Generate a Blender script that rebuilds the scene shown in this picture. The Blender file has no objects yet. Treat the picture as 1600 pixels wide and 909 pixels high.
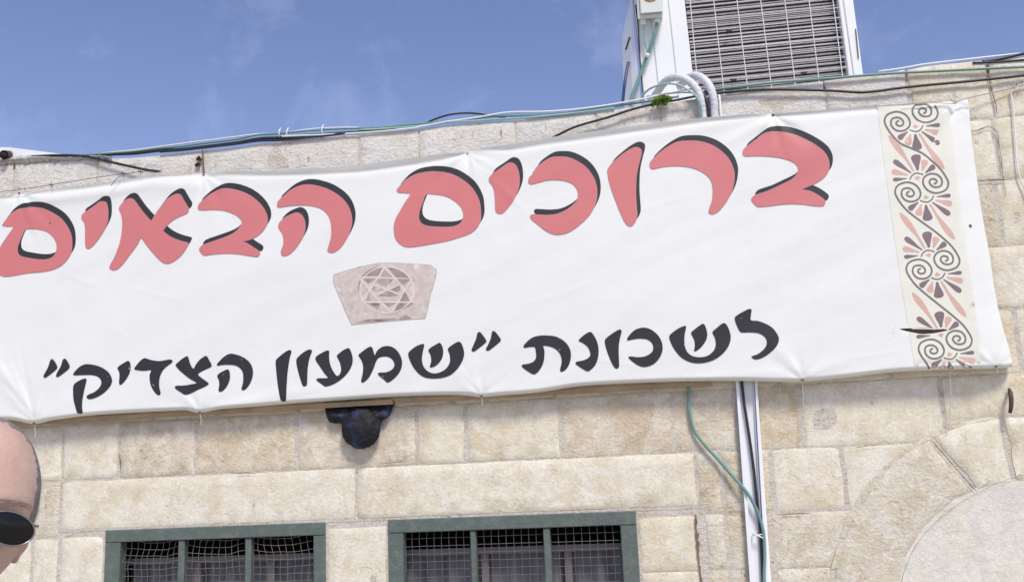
import bpy, bmesh, math, random
import numpy as np
from mathutils import Vector, Matrix, noise
from mathutils.geometry import delaunay_2d_cdt, tessellate_polygon
random.seed(7)
C = bpy.context.scene.collection
S = bpy.context.scene

# ------------------------------------------------------------ camera
FPX, CX, CY = 1474.16, 800.0, 454.5          # focal length and centre in units of the 1600-wide photograph
CAM = Vector((0.0, -3.9, 1.65))
AX = (Vector((0.98657013, -0.07140177, -0.14690533)),
      Vector((0.15782631, 0.18504173, 0.96997444)),
      Vector((-0.04207427, -0.98013333, 0.19382572)))   # rows: world X, Y, Z seen by the camera
cam_d = bpy.data.cameras.new('camera')
cam = bpy.data.objects.new('camera', cam_d); C.objects.link(cam); S.camera = cam
cam_d.sensor_width = 36; cam_d.sensor_fit = 'HORIZONTAL'; cam_d.lens = FPX*36/1600
cam_d.clip_start = 0.05; cam_d.clip_end = 3000
r = Vector((AX[0][0], AX[1][0], AX[2][0])); d = Vector((AX[0][1], AX[1][1], AX[2][1])); f = Vector((AX[0][2], AX[1][2], AX[2][2]))
M4 = Matrix((( r.x, -d.x, -f.x, CAM.x), (r.y, -d.y, -f.y, CAM.y), (r.z, -d.z, -f.z, CAM.z), (0, 0, 0, 1)))
cam.matrix_world = M4

# ------------------------------------------------------------ sky and sun
SUN_EL, SUN_AZ = math.radians(52), math.radians(153)   # azimuth clockwise from +Y
world = bpy.data.worlds.new('World'); S.world = world; world.use_nodes = True
wn = world.node_tree; wn.nodes.clear()
def wnode(t, **k):
    n = wn.nodes.new(t)
    for a, b in k.items(): setattr(n, a, b)
    return n
sky = wnode('ShaderNodeTexSky', sky_type='NISHITA', sun_disc=False)
sky.sun_elevation = SUN_EL; sky.sun_rotation = SUN_AZ; sky.air_density = 1.0; sky.dust_density = 0.6; sky.ozone_density = 1.6
tc = wnode('ShaderNodeTexCoord')
mp = wnode('ShaderNodeMapping'); mp.inputs['Scale'].default_value = (1.0, 1.0, 1.0); mp.inputs['Location'].default_value = (14.8, 5.2, 8.4)
nz = wnode('ShaderNodeTexNoise'); nz.inputs['Scale'].default_value = 5.5; nz.inputs['Detail'].default_value = 9; nz.inputs['Roughness'].default_value = 0.62; nz.inputs['Distortion'].default_value = 0.5
rmp = wnode('ShaderNodeValToRGB'); rmp.color_ramp.elements[0].position = 0.53; rmp.color_ramp.elements[1].position = 0.80
rmp.color_ramp.elements[0].color = (0, 0, 0, 1); rmp.color_ramp.elements[1].color = (0.22, 0.22, 0.22, 1)
tint = wnode('ShaderNodeMix', data_type='RGBA', blend_type='MULTIPLY'); tint.inputs['Factor'].default_value = 1.0
SKY_TINT = (1.06, .935, 1.06, 1)
tint.inputs['B'].default_value = SKY_TINT
mix = wnode('ShaderNodeMix', data_type='RGBA'); mix.inputs['B'].default_value = (7.0, 7.2, 10.0, 1)
bg = wnode('ShaderNodeBackground'); bg.inputs['Strength'].default_value = 0.115
out = wnode('ShaderNodeOutputWorld')
L = wn.links.new
L(tc.outputs['Generated'], mp.inputs['Vector']); L(mp.outputs[0], nz.inputs['Vector']); L(nz.outputs['Fac'], rmp.inputs[0])
L(sky.outputs[0], tint.inputs['A']); L(tint.outputs['Result'], mix.inputs['A']); L(rmp.outputs[0], mix.inputs['Factor']); L(mix.outputs['Result'], bg.inputs[0]); L(bg.outputs[0], out.inputs[0])
sun_d = bpy.data.lights.new('sun', 'SUN'); sun = bpy.data.objects.new('sun', sun_d); C.objects.link(sun)
sun_d.energy = 2.6; sun_d.angle = math.radians(14); sun_d.color = (1.0, 0.95, 0.865)
sd = Vector((math.sin(SUN_AZ)*math.cos(SUN_EL), math.cos(SUN_AZ)*math.cos(SUN_EL), math.sin(SUN_EL)))
sun.rotation_euler = sd.to_track_quat('Z', 'Y').to_euler(); sun.location = (3, -6, 8)
S.view_settings.view_transform = 'Standard'; S.view_settings.look = 'None'; S.view_settings.exposure = 0.33; S.view_settings.gamma = 1.0
S.view_settings.use_curve_mapping = False

# ------------------------------------------------------------ helpers
def P(px, py, y=0.0):
    """point of the plane at depth y where the thing seen at that place of the photograph stands"""
    v = Vector((px-CX, py-CY, FPX)); w = Vector((v.dot(AX[0]), v.dot(AX[1]), v.dot(AX[2])))
    return CAM + w*((y-CAM.y)/w.y)
def PD(px, py, dist):
    v = Vector((px-CX, py-CY, FPX)); w = Vector((v.dot(AX[0]), v.dot(AX[1]), v.dot(AX[2])))
    return CAM + w*(dist/FPX)

def tag(o, label=None, cat=None, group=None, kind=None):
    if label: o['label'] = label
    if cat: o['category'] = cat
    if group: o['group'] = group
    if kind: o['kind'] = kind
    return o
def empty(name, loc=(0, 0, 0), parent=None):
    o = bpy.data.objects.new(name, None); C.objects.link(o); o.location = loc; o.empty_display_size = 0.1
    if parent: setpar(o, parent)
    return o
def wpos(o):
    v = Vector(o.location); p = o.parent
    while p: v += Vector(p.location); p = p.parent
    return v
def setpar(o, parent):
    o.parent = parent                      # things have no rotation of their own: parts are offset by location only
    base = wpos(parent)
    o.location = Vector(o.location) - base
def mesh_obj(name, verts, faces, mat, parent=None, smooth=False, mats=None, fm=None):
    me = bpy.data.meshes.new(name)
    me.from_pydata([tuple(v) for v in verts], [], faces)
    for m in (mats or [mat]): me.materials.append(m)
    if fm is not None: me.polygons.foreach_set('material_index', fm)
    if smooth: me.polygons.foreach_set('use_smooth', [True]*len(me.polygons))
    me.update()
    o = bpy.data.objects.new(name, me); C.objects.link(o)
    if parent: setpar(o, parent)
    return o
def bm_obj(name, bm, mat, parent=None, smooth=False):
    me = bpy.data.meshes.new(name); bmesh.ops.recalc_face_normals(bm, faces=bm.faces); bm.to_mesh(me); bm.free(); me.materials.append(mat)
    if smooth: me.polygons.foreach_set('use_smooth', [True]*len(me.polygons))
    o = bpy.data.objects.new(name, me); C.objects.link(o)
    if parent: setpar(o, parent)
    return o
class MB:
    def __init__(s): s.v = []; s.f = []
    def box(s, a, b):
        x0, y0, z0 = a; x1, y1, z1 = b; n = len(s.v)
        s.v += [(x0,y0,z0),(x1,y0,z0),(x1,y1,z0),(x0,y1,z0),(x0,y0,z1),(x1,y0,z1),(x1,y1,z1),(x0,y1,z1)]
        s.f += [tuple(n+i for i in q) for q in ((0,3,2,1),(4,5,6,7),(0,1,5,4),(1,2,6,5),(2,3,7,6),(3,0,4,7))]
    def prism(s, front, back):
        """two rings of points joined into a solid"""
        n = len(s.v); k = len(front)
        s.v += [tuple(p) for p in front] + [tuple(p) for p in back]
        s.f.append(tuple(range(n, n+k))); s.f.append(tuple(reversed(range(n+k, n+2*k))))
        for i in range(k):
            j = (i+1) % k; s.f.append((n+i, n+k+i, n+k+j, n+j))
    def tube(s, pts, rad, sides=8, cap=True):
        pts = [Vector(p) for p in pts]; n0 = len(s.v); k = len(pts); up = None
        for i, p in enumerate(pts):
            t = (pts[min(i+1, k-1)] - pts[max(i-1, 0)]).normalized()
            if up is None: up = Vector((0, 0, 1)) if abs(t.z) < .9 else Vector((0, 1, 0))
            a = t.cross(up); 
            if a.length < 1e-6: a = t.cross(Vector((1, 0, 0)))
            a.normalize(); b = a.cross(t).normalized(); up = b
            rr = rad[i] if hasattr(rad, '__len__') else rad
            for q in range(sides):
                an = 2*math.pi*q/sides; v = p + a*(math.cos(an)*rr) + b*(math.sin(an)*rr); s.v.append(tuple(v))
        for i in range(k-1):
            for q in range(sides):
                q2 = (q+1) % sides; a0 = n0+i*sides; a1 = a0+sides
                s.f.append((a0+q, a0+q2, a1+q2, a1+q))
        if cap:
            s.f.append(tuple(reversed(range(n0, n0+sides)))); s.f.append(tuple(range(n0+(k-1)*sides, n0+k*sides)))
    def ball(s, c, r, sx=1, sy=1, sz=1, n=10, m=7):
        n0 = len(s.v)
        for i in range(m+1):
            th = math.pi*i/m
            for j in range(n):
                ph = 2*math.pi*j/n
                s.v.append((c[0]+r*sx*math.sin(th)*math.cos(ph), c[1]+r*sy*math.sin(th)*math.sin(ph), c[2]+r*sz*math.cos(th)))
        for i in range(m):
            for j in range(n):
                j2 = (j+1) % n; s.f.append((n0+i*n+j, n0+(i+1)*n+j, n0+(i+1)*n+j2, n0+i*n+j2))
    def build(s, name, mat, parent=None, smooth=False): return mesh_obj(name, s.v, s.f, mat, parent, smooth)

def catmull(pts, n=4, closed=True):
    out = []; k = len(pts)
    rng = range(k) if closed else range(k-1)
    for i in rng:
        if closed: p0, p1, p2, p3 = pts[(i-1) % k], pts[i], pts[(i+1) % k], pts[(i+2) % k]
        else: p0, p1, p2, p3 = pts[max(i-1, 0)], pts[i], pts[i+1], pts[min(i+2, k-1)]
        for j in range(n):
            t = j/n; t2 = t*t; t3 = t2*t
            out.append(tuple(0.5*((2*b)+(-a+c)*t+(2*a-5*b+4*c-e)*t2+(-a+3*b-3*c+e)*t3) for a, b, c, e in zip(p0, p1, p2, p3)))
    if not closed: out.append(tuple(pts[-1]))
    return out
def path3(pix, y, n=5):
    """a smooth line through places of the photograph; y one depth or one per point"""
    q = [(a, b, (y[i] if hasattr(y, '__len__') else y)) for i, (a, b) in enumerate(pix)]
    return [P(a, b, c) for a, b, c in catmull(q, n, False)]
def cable(name, pix, y, rad, mat, label, cat='cable', n=5, sides=8, parent=None, jit=0.0):
    pts = path3(pix, y, n)
    if jit: pts = [p + Vector((0, noise.noise(p*5)*jit, noise.noise(p*7+Vector((3, 3, 3)))*jit)) for p in pts]
    m = MB(); m.tube(pts, rad, sides); o = m.build(name, mat, parent, True)
    if not parent: tag(o, label, cat)
    return o

# ------------------------------------------------------------ materials
def newmat(name):
    m = bpy.data.materials.new(name); m.use_nodes = True; nt = m.node_tree; b = nt.nodes['Principled BSDF']
    return m, nt, b
def plain(name, col, rough=0.6, metal=0.0, var=0.12, scale=25.0, bump=0.0, bscale=80.0, spec=0.5):
    m, nt, b = newmat(name); n = nt.nodes; l = nt.links.new
    tc = n.new('ShaderNodeTexCoord'); t = n.new('ShaderNodeTexNoise'); t.inputs['Scale'].default_value = scale; t.inputs['Detail'].default_value = 6
    l(tc.outputs['Object'], t.inputs['Vector'])
    mx = n.new('ShaderNodeMix'); mx.data_type = 'RGBA'
    mx.inputs['A'].default_value = (*[c*(1-var) for c in col], 1); mx.inputs['B'].default_value = (*[min(1, c*(1+var)) for c in col], 1)
    l(t.outputs['Fac'], mx.inputs['Factor']); l(mx.outputs['Result'], b.inputs['Base Color'])
    b.inputs['Roughness'].default_value = rough; b.inputs['Metallic'].default_value = metal; b.inputs['Specular IOR Level'].default_value = spec
    if bump:
        t2 = n.new('ShaderNodeTexNoise'); t2.inputs['Scale'].default_value = bscale; t2.inputs['Detail'].default_value = 5; l(tc.outputs['Object'], t2.inputs['Vector'])
        bp = n.new('ShaderNodeBump'); bp.inputs['Strength'].default_value = bump; bp.inputs['Distance'].default_value = 0.01
        l(t2.outputs['Fac'], bp.inputs['Height']); l(bp.outputs[0], b.inputs['Normal'])
    return m

def limestone(name, pale, warm, grey, patch=0.5, pit=0.5, rough_bump=0.46):
    """weathered limestone: pale ground, ochre clouds, grey chalky bloom, tool marks and pits"""
    m, nt, b = newmat(name); n = nt.nodes; l = nt.links.new
    geo = n.new('ShaderNodeNewGeometry'); oi = n.new('ShaderNodeObjectInfo')
    off = n.new('ShaderNodeVectorMath'); off.operation = 'MULTIPLY_ADD'
    comb = n.new('ShaderNodeCombineXYZ'); l(oi.outputs['Random'], comb.inputs[0]); l(oi.outputs['Random'], comb.inputs[2])
    off.inputs[1].default_value = (13, 7, 17); l(comb.outputs[0], off.inputs[0]); l(geo.outputs['Position'], off.inputs[2])
    def noi(scale, det=6, ro=.55, dist=0.0, vec=None):
        t = n.new('ShaderNodeTexNoise'); t.inputs['Scale'].default_value = scale; t.inputs['Detail'].default_value = det
        t.inputs['Roughness'].default_value = ro; t.inputs['Distortion'].default_value = dist; l((vec or off.outputs[0]), t.inputs['Vector']); return t.outputs['Fac']
    def ramp(src, a, bb, c0=(0,0,0,1), c1=(1,1,1,1)):
        r = n.new('ShaderNodeValToRGB'); r.color_ramp.elements[0].position = a; r.color_ramp.elements[1].position = bb
        r.color_ramp.elements[0].color = c0; r.color_ramp.elements[1].color = c1; l(src, r.inputs[0]); return r.outputs[0]
    def mixc(fac, a, bb, bt='MIX'):
        x = n.new('ShaderNodeMix'); x.data_type = 'RGBA'; x.blend_type = bt
        for s_, v in (('Factor', fac), ('A', a), ('B', bb)):
            if isinstance(v, (tuple, float, int)): x.inputs[s_].default_value = v
            else: l(v, x.inputs[s_])
        return x.outputs['Result']
    def mul(a, k):
        x = n.new('ShaderNodeMath'); x.operation = 'MULTIPLY'; l(a, x.inputs[0]); x.inputs[1].default_value = k; return x.outputs[0]
    def add(a, bb):
        x = n.new('ShaderNodeMath'); x.operation = 'ADD'; l(a, x.inputs[0]); l(bb, x.inputs[1]); return x.outputs[0]
    # stretched horizontally for bedding
    mp = n.new('ShaderNodeMapping'); mp.inputs['Scale'].default_value = (.75, 1, 1.2); l(off.outputs[0], mp.inputs['Vector'])
    c1 = mixc(ramp(noi(9, 10, .74, .2), .42, .60), (*pale, 1), (*warm, 1))
    c1 = mixc(mul(ramp(noi(15, 9, .72, .5), .50, .58), patch*1.2), c1, (*grey, 1))
    och = mul(ramp(noi(3.2, 8, .70, .5), .54, .70), .60)
    c1 = mixc(och, c1, (warm[0]*.86, warm[1]*.74, warm[2]*.58, 1))
    # brightness per stone
    hsv = n.new('ShaderNodeHueSaturation'); mr = n.new('ShaderNodeMapRange'); mr.inputs['To Min'].default_value = .975; mr.inputs['To Max'].default_value = 1.02
    l(oi.outputs['Random'], mr.inputs[0]); l(mr.outputs[0], hsv.inputs['Value'])
    ms = n.new('ShaderNodeMapRange'); ms.inputs['To Min'].default_value = 1.12; ms.inputs['To Max'].default_value = .90; l(oi.outputs['Random'], ms.inputs[0]); l(ms.outputs[0], hsv.inputs['Saturation'])
    l(c1, hsv.inputs['Color']); c1 = hsv.outputs['Color']
    # fine speckle
    sp = ramp(noi(95, 5, .7), .33, .66); c1 = mixc(.24, c1, mixc(sp, (.30, .26, .20, 1), (1, 1, 1, 1)), 'MULTIPLY')
    ms2 = n.new('ShaderNodeMapping'); ms2.inputs['Scale'].default_value = (.5, 1, 1.9); ms2.inputs['Rotation'].default_value = (0, .25, 0); l(off.outputs[0], ms2.inputs['Vector'])
    chips = ramp(noi(34, 7, .68, .4, ms2.outputs[0]), .60, .66); c1 = mixc(mul(chips, .62), c1, (.86, .83, .75, 1))
    dust = ramp(noi(27, 8, .72, .3, ms2.outputs[0]), .30, .42, (1,1,1,1), (0,0,0,1)); c1 = mixc(mul(dust, .45), c1, (warm[0]*.72, warm[1]*.66, warm[2]*.60, 1))
    ab = n.new('ShaderNodeMath'); ab.operation = 'SUBTRACT'; l(noi(5.5, 4, .5, 0, mp.outputs[0]), ab.inputs[0]); ab.inputs[1].default_value = .5
    ab2 = n.new('ShaderNodeMath'); ab2.operation = 'ABSOLUTE'; l(ab.outputs[0], ab2.inputs[0])
    cm = n.new('ShaderNodeMath'); cm.operation = 'MULTIPLY'; l(ramp(ab2.outputs[0], .0015, .006, (1,1,1,1), (0,0,0,1)), cm.inputs[0]); l(ramp(noi(3.4, 3), .56, .66), cm.inputs[1])
    c1 = mixc(mul(cm.outputs[0], .38), c1, (.36, .28, .20, 1))
    # pits: small dark specks in clusters
    pm = n.new('ShaderNodeMath'); pm.operation = 'MULTIPLY'; l(ramp(noi(58, 6, .62), .60, .66), pm.inputs[0]); l(ramp(noi(4.5, 5, .6), .50, .62), pm.inputs[1])
    c1 = mixc(mul(pm.outputs[0], min(1, pit*.9)), c1, (.27, .19, .12, 1))
    l(c1, b.inputs['Base Color']); b.inputs['Roughness'].default_value = .88; b.inputs['Specular IOR Level'].default_value = .25
    h = add(mul(noi(16, 9, .64, 0, mp.outputs[0]), .75), mul(noi(70, 6, .72), .75))
    h = add(h, mul(pm.outputs[0], -.35*pit))
    h = add(h, mul(cm.outputs[0], -.25)); h = add(h, mul(chips, .16)); h = add(h, mul(dust, -.12))
    # broken ledges: sharp-edged relief
    led = ramp(noi(7, 5, .55, .35, mp.outputs[0]), .60, .615); h = add(h, mul(led, -.16))
    bp = n.new('ShaderNodeBump'); bp.inputs['Strength'].default_value = rough_bump; bp.inputs['Distance'].default_value = 0.012
    l(h, bp.inputs['Height']); l(bp.outputs[0], b.inputs['Normal'])
    return m
PALE = (.81, .76, .61); WARM = (.725, .64, .475); GREY = (.87, .84, .735)
M = {}
M['stone_a'] = limestone('limestone_cream', PALE, WARM, GREY, .5, .5)
M['stone_b'] = limestone('limestone_pale', (.83, .785, .65), (.755, .685, .53), GREY, .55, .25)
M['stone_c'] = limestone('limestone_pitted', (.775, .71, .555), (.675, .58, .42), (.86, .825, .71), .5, 1.0, .8)
M['stone_white'] = limestone('limestone_whitewashed', (.85, .825, .76), (.80, .75, .65), (.72, .71, .69), .45, .7, .9)
M['infill'] = limestone('plaster_infill', (.82, .785, .68), (.745, .695, .575), (.70, .68, .61), .75, .5, .45)
M['stone_d'] = limestone('limestone_brown_stain_shade', (.77, .69, .535), (.63, .53, .375), (.85, .805, .68), .5, .8, .7)  # brown staining, with the shade under the banner mixed into the colour
M['mortar'] = limestone('mortar_grey', (.745, .69, .585), (.66, .60, .50), (.77, .73, .65), .5, .6, 1.0)
M['ground'] = limestone('paving', (.50, .47, .41), (.44, .39, .32), (.52, .50, .46), .4, .4)
GREEN_LATER = 1
M['wire'] = plain('galvanised_wire', (.25, .235, .21), .5, .3); M['wire_dark'] = plain('dull_wire', (.20, .195, .185), .5, .3)
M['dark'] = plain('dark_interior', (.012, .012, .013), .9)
M['curtain'] = plain('grey_curtain', (.16, .16, .17), .85, 0, .3, 18)
M['white_paint'] = plain('white_enamel', (.80, .81, .80), .35, 0, .05, 6)
M['shade_metal'] = plain('shaded_grey_white_metal', (.66, .69, .74), .4, 0, .06, 8)  # white metal toned blue-grey: shade of the side cover painted in
M['trunk'] = plain('white_pvc', (.80, .81, .83), .35, 0, .04)
M['insul'] = plain('white_insulation', (.66, .67, .69), .55, 0, .10, 30, .4, 60)
M['gcable'] = plain('green_cable', (.15, .29, .255), .42, 0, .15, 8)
M['gcable2'] = plain('pale_green_cable', (.33, .52, .46), .42, 0, .2, 8)
M['crack_shade'] = plain('crack_shadow', (.17, .13, .09), .95, 0, .3)
M['bcable'] = plain('black_cable', (.022, .022, .024), .45, 0, .2)
M['ncable'] = plain('navy_cable', (.03, .045, .12), .4)
M['wcable'] = plain('white_cable', (.78, .78, .77), .4, 0, .06)
M['rope'] = plain('grey_rope', (.42, .38, .34), .8, 0, .25, 90)
M['string'] = plain('pale_string', (.62, .58, .52), .8, 0, .15, 60)
M['box'] = plain('grey_plastic', (.62, .66, .60), .5, 0, .05)
M['rust'] = plain('rust_stain', (.42, .20, .08), .8, 0, .5, 60)
M['coil'] = plain('coil_fins', (.40, .37, .37), .5, .4, .25, 30)
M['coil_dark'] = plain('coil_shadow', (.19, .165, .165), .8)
M['guard'] = plain('guard_wire', (.72, .72, .70), .35, .1)
M['wood'] = plain('batten_wood', (.36, .25, .13), .6, 0, .45, 14, .3, 60)
def patchy(name, a, b_, lo, hi, scale, rough, bump, bscale):
    m, nt, b = newmat(name); n = nt.nodes; l = nt.links.new; g_ = n.new('ShaderNodeNewGeometry'); t = n.new('ShaderNodeTexNoise'); t.inputs['Scale'].default_value = scale; t.inputs['Detail'].default_value = 7; l(g_.outputs['Position'], t.inputs['Vector'])
    r = n.new('ShaderNodeValToRGB'); r.color_ramp.elements[0].position = lo; r.color_ramp.elements[1].position = hi; r.color_ramp.elements[0].color = (*a, 1); r.color_ramp.elements[1].color = (*b_, 1); l(t.outputs['Fac'], r.inputs[0]); l(r.outputs[0], b.inputs['Base Color']); b.inputs['Roughness'].default_value = rough
    t2 = n.new('ShaderNodeTexNoise'); t2.inputs['Scale'].default_value = bscale; t2.inputs['Detail'].default_value = 6; l(g_.outputs['Position'], t2.inputs['Vector']); bp = n.new('ShaderNodeBump'); bp.inputs['Strength'].default_value = bump; bp.inputs['Distance'].default_value = .01; l(t2.outputs['Fac'], bp.inputs['Height']); l(bp.outputs[0], b.inputs['Normal'])
    return m
M['navy'] = patchy('navy_cloth', (.003, .0035, .006), (.018, .045, .12), .50, .70, 17, .7, .6, 34)
M['iron'] = plain('dark_iron', (.10, .07, .06), .7, .4)
M['leaf'] = plain('weed_green', (.22, .33, .07), .6, 0, .5, 40)
M['drystem'] = plain('dry_stem', (.12, .095, .05), .8)
M['roofing'] = plain('whitewashed_roof', (.68, .67, .64), .9, 0, .1, 4, .5, 20)
M['cement'] = limestone('cement_crust', (.62, .61, .57), (.54, .51, .45), (.66, .65, .62), .5, .9, 1.4)

M['green_paint'] = patchy('green_paint', (.100, .128, .111), (.145, .170, .152), .45, .75, 30, .5, .3, 90)
# ------------------------------------------------------------ ground
g = MB(); g.v = [(-400, -400, 0), (400, -400, 0), (400, 400, 0), (-400, 400, 0)]; g.f = [(0, 1, 2, 3)]
go = g.build('ground', M['ground']); tag(go, kind='structure')

# ------------------------------------------------------------ stone building
bld = empty('stone_building', (-0.7, 2.0, 0))
tag(bld, 'low building of pale limestone blocks with two green barred windows and an arch', 'building')
Z = [3.235, 3.0, 2.735, 2.465, 2.215, 1.965, 1.719, 1.475, 1.262, 1.02, .78, .54, .30, .04]   # bed joints, top down
XL, XR = -4.3, 3.0
def wx(px, py): return P(px, py).x
ARC_C = P(1625, 965); ARC_C = (ARC_C.x, ARC_C.z)
def rad_of(px, py): q = P(px, py); return math.hypot(q.x-ARC_C[0], q.z-ARC_C[1])
R_IN = sum(rad_of(*q) for q in ((1408,909),(1434,847),(1460,817),(1496,788),(1528,770),(1600,742)))/6
R_OUT = sum(rad_of(*q) for q in ((1280,909),(1327,791),(1380,742),(1457,692),(1525,670),(1570,652)))/6
W1 = (P(167,828).x, P(509,815).x); W2 = (P(607,811).x, P(993,797).x); WT = 1.501; WB = .42

def poly_area(p): return .5*sum(p[i][0]*p[(i+1) % len(p)][1]-p[(i+1) % len(p)][0]*p[i][1] for i in range(len(p)))
def dense(poly, step):
    out = []
    for i in range(len(poly)):
        a = poly[i]; b = poly[(i+1) % len(poly)]; d = math.hypot(b[0]-a[0], b[1]-a[1]); k = max(1, int(round(d/step)))
        out += [(a[0]+(b[0]-a[0])*t/k, a[1]+(b[1]-a[1])*t/k) for t in range(k)]
    return out
def pt_in(p, poly):
    x, z = p; c = False; j = len(poly)-1
    for i in range(len(poly)):
        if ((poly[i][1] > z) != (poly[j][1] > z)) and x < (poly[j][0]-poly[i][0])*(z-poly[i][1])/(poly[j][1]-poly[i][1]+1e-12)+poly[i][0]: c = not c
        j = i
    return c
def cdt_fill(poly, step, holes=()):
    """triangulate a polygon (with holes) with a grid of inner points"""
    rings = [poly]+list(holes); pts = []; edges = []; n = 0
    for rg in rings:
        k = len(rg); pts += [Vector((p[0], p[1])) for p in rg]; edges += [(n+i, n+(i+1) % k) for i in range(k)]; n += k
    xs = [p[0] for p in poly]; zs = [p[1] for p in poly]
    arr = [np.array(rg) for rg in rings]
    def dmin(x, z): return min(np.min(np.hypot(a[:, 0]-x, a[:, 1]-z)) for a in arr)
    gx = np.arange(min(xs)+step*.5, max(xs), step); gz = np.arange(min(zs)+step*.5, max(zs), step)
    for i, x in enumerate(gx):
        for j, z in enumerate(gz):
            x2 = x+(step*.25 if j % 2 else -step*.25)
            if pt_in((x2, z), poly) and not any(pt_in((x2, z), h) for h in holes) and dmin(x2, z) > step*.45: pts.append(Vector((x2, z)))
    v, e, fcs, _, _, _ = delaunay_2d_cdt(pts, edges, [], 0, 1e-7)
    good = []
    for t in fcs:
        cx = sum(v[i][0] for i in t)/len(t); cz = sum(v[i][1] for i in t)/len(t)
        if pt_in((cx, cz), poly) and not any(pt_in((cx, cz), h) for h in holes): good.append(tuple(t))
    return [(p[0], p[1]) for p in v], good
JW = .0050
def stone(poly, proud=None, mat=None, gap=JW, rough=1.0, name='stone', arc=True, parent=None, depth=.20):
    """one block: wobbling outline set back from its joints, worn arris, uneven face, solid behind"""
    if poly_area(poly) < 0: poly = poly[::-1]
    d = dense(poly, .035)
    if arc:
        d2 = []
        for x, z in d:
            rr = math.hypot(x-ARC_C[0], z-ARC_C[1])
            if rr < R_OUT and z > ARC_C[1]-.02:
                k = R_OUT/max(rr, 1e-4); x = ARC_C[0]+(x-ARC_C[0])*k; z = ARC_C[1]+(z-ARC_C[1])*k
            elif z <= ARC_C[1]-.02 and abs(x-ARC_C[0]) < R_OUT: x = ARC_C[0]+math.copysign(R_OUT, x-ARC_C[0])
            d2.append((x, z))
        d = d2
    # drop doubled points
    q = [d[0]]
    for p in d[1:]:
        if math.hypot(p[0]-q[-1][0], p[1]-q[-1][1]) > .012: q.append(p)
    if math.hypot(q[0][0]-q[-1][0], q[0][1]-q[-1][1]) < .012: q.pop()
    if len(q) < 4 or poly_area(q) < .002: return None
    n = len(q); sd_ = random.random()*50
    def inset(ring, amt):
        res = []
        for i in range(n):
            a = Vector(ring[i-1]); b = Vector(ring[i]); c = Vector(ring[(i+1) % n])
            e1 = (b-a).normalized(); e2 = (c-b).normalized(); n1 = Vector((-e1.y, e1.x)); n2 = Vector((-e2.y, e2.x))
            m = (n1+n2); m = m/max(m.length, .3); k = amt(i)/max(.55, m.dot(n1)); res.append((b.x+m.x*k, b.y+m.y*k))
        return res
    wob = lambda p, s: noise.noise(Vector((p[0]*s+sd_, p[1]*s, sd_)))
    def gapf(i):
        a = q[i-1]; b = q[(i+1) % n]; dx_, dz_ = abs(b[0]-a[0]), abs(b[1]-a[1]); return .75 if dx_ > dz_ else (1.15+.9*((sd_*7) % 1))
    r0 = inset(q, lambda i: gapf(i)*gap*(.75+.9*abs(wob(q[i], 9))+.9*max(0, wob(q[i], 31))*rough))
    r1 = inset(r0, lambda i: .0022+.006*abs(wob(q[i], 17))*rough)
    pr = proud if proud is not None else random.uniform(.0006, .0024)
    f2, tri = cdt_fill(r1, .045)
    if not tri: return None
    V = []; F = []
    for x, z in f2:
        de_ = min(1, min(math.hypot(x-a_, z-b_) for a_, b_ in r1)/.05)
        h = pr + de_*(.0035*rough*noise.noise(Vector((x*7+sd_, z*9, 1))) + .0028*rough*noise.noise(Vector((x*19, z*25+sd_, 5))))
        V.append((x, -h, z))
    F += tri
    # map outer ring of f2 (first n points are r1)
    base = len(V)
    V += [(x, .0002, z) for x, z in r0]
    V += [(x, depth, z) for x, z in r0]
    # triangles from the cdt are anticlockwise in (x,z): flip so they face -y
    F = [t if True else t for t in F]
    for i in range(n):
        j = (i+1) % n
        F.append((i, base+i, base+j, j)); F.append((base+i, base+n+i, base+n+j, base+j))
    me_o = mesh_obj(name, V, F, mat or random.choice([M['stone_a'], M['stone_a'], M['stone_b'], M['stone_c']]), parent or bld)
    bm = bmesh.new(); bm.from_mesh(me_o.data); bmesh.ops.recalc_face_normals(bm, faces=bm.faces); bm.to_mesh(me_o.data); bm.free()
    # make sure the face looks to -y
    me = me_o.data
    if me.polygons[0].normal.y > 0: me.flip_normals()
    me.polygons.foreach_set('use_smooth', [True]*len(me.polygons))
    try: me.set_sharp_from_angle(angle=math.radians(50))
    except Exception: pass
    return me_o
def brick(x0, x1, z0, z1, **k):
    j = lambda: random.uniform(-.004, .004)
    return stone([(x0+j(), z0+j()), (x1+j(), z0+j()), (x1+j(), z1+j()), (x0+j(), z1+j())], **k)
def row(k, xs, mats=None, **kw):
    for i in range(len(xs)-1):
        if xs[i] is None or xs[i+1] is None: continue
        brick(xs[i], xs[i+1], Z[k+1], Z[k], mat=(M[mats[i]] if mats and i < len(mats) and mats[i] else None), **kw)
def fill(x0, x1, avg=.40):
    xs = [x0]
    while xs[-1] < x1-.22:
        w = random.choice([.22, .30, .38, .46, .55])*random.uniform(.92, 1.08)
        if x1-(xs[-1]+w) < .18: w = x1-xs[-1]
        xs.append(xs[-1]+w)
    xs[-1] = x1
    return xs
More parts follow.
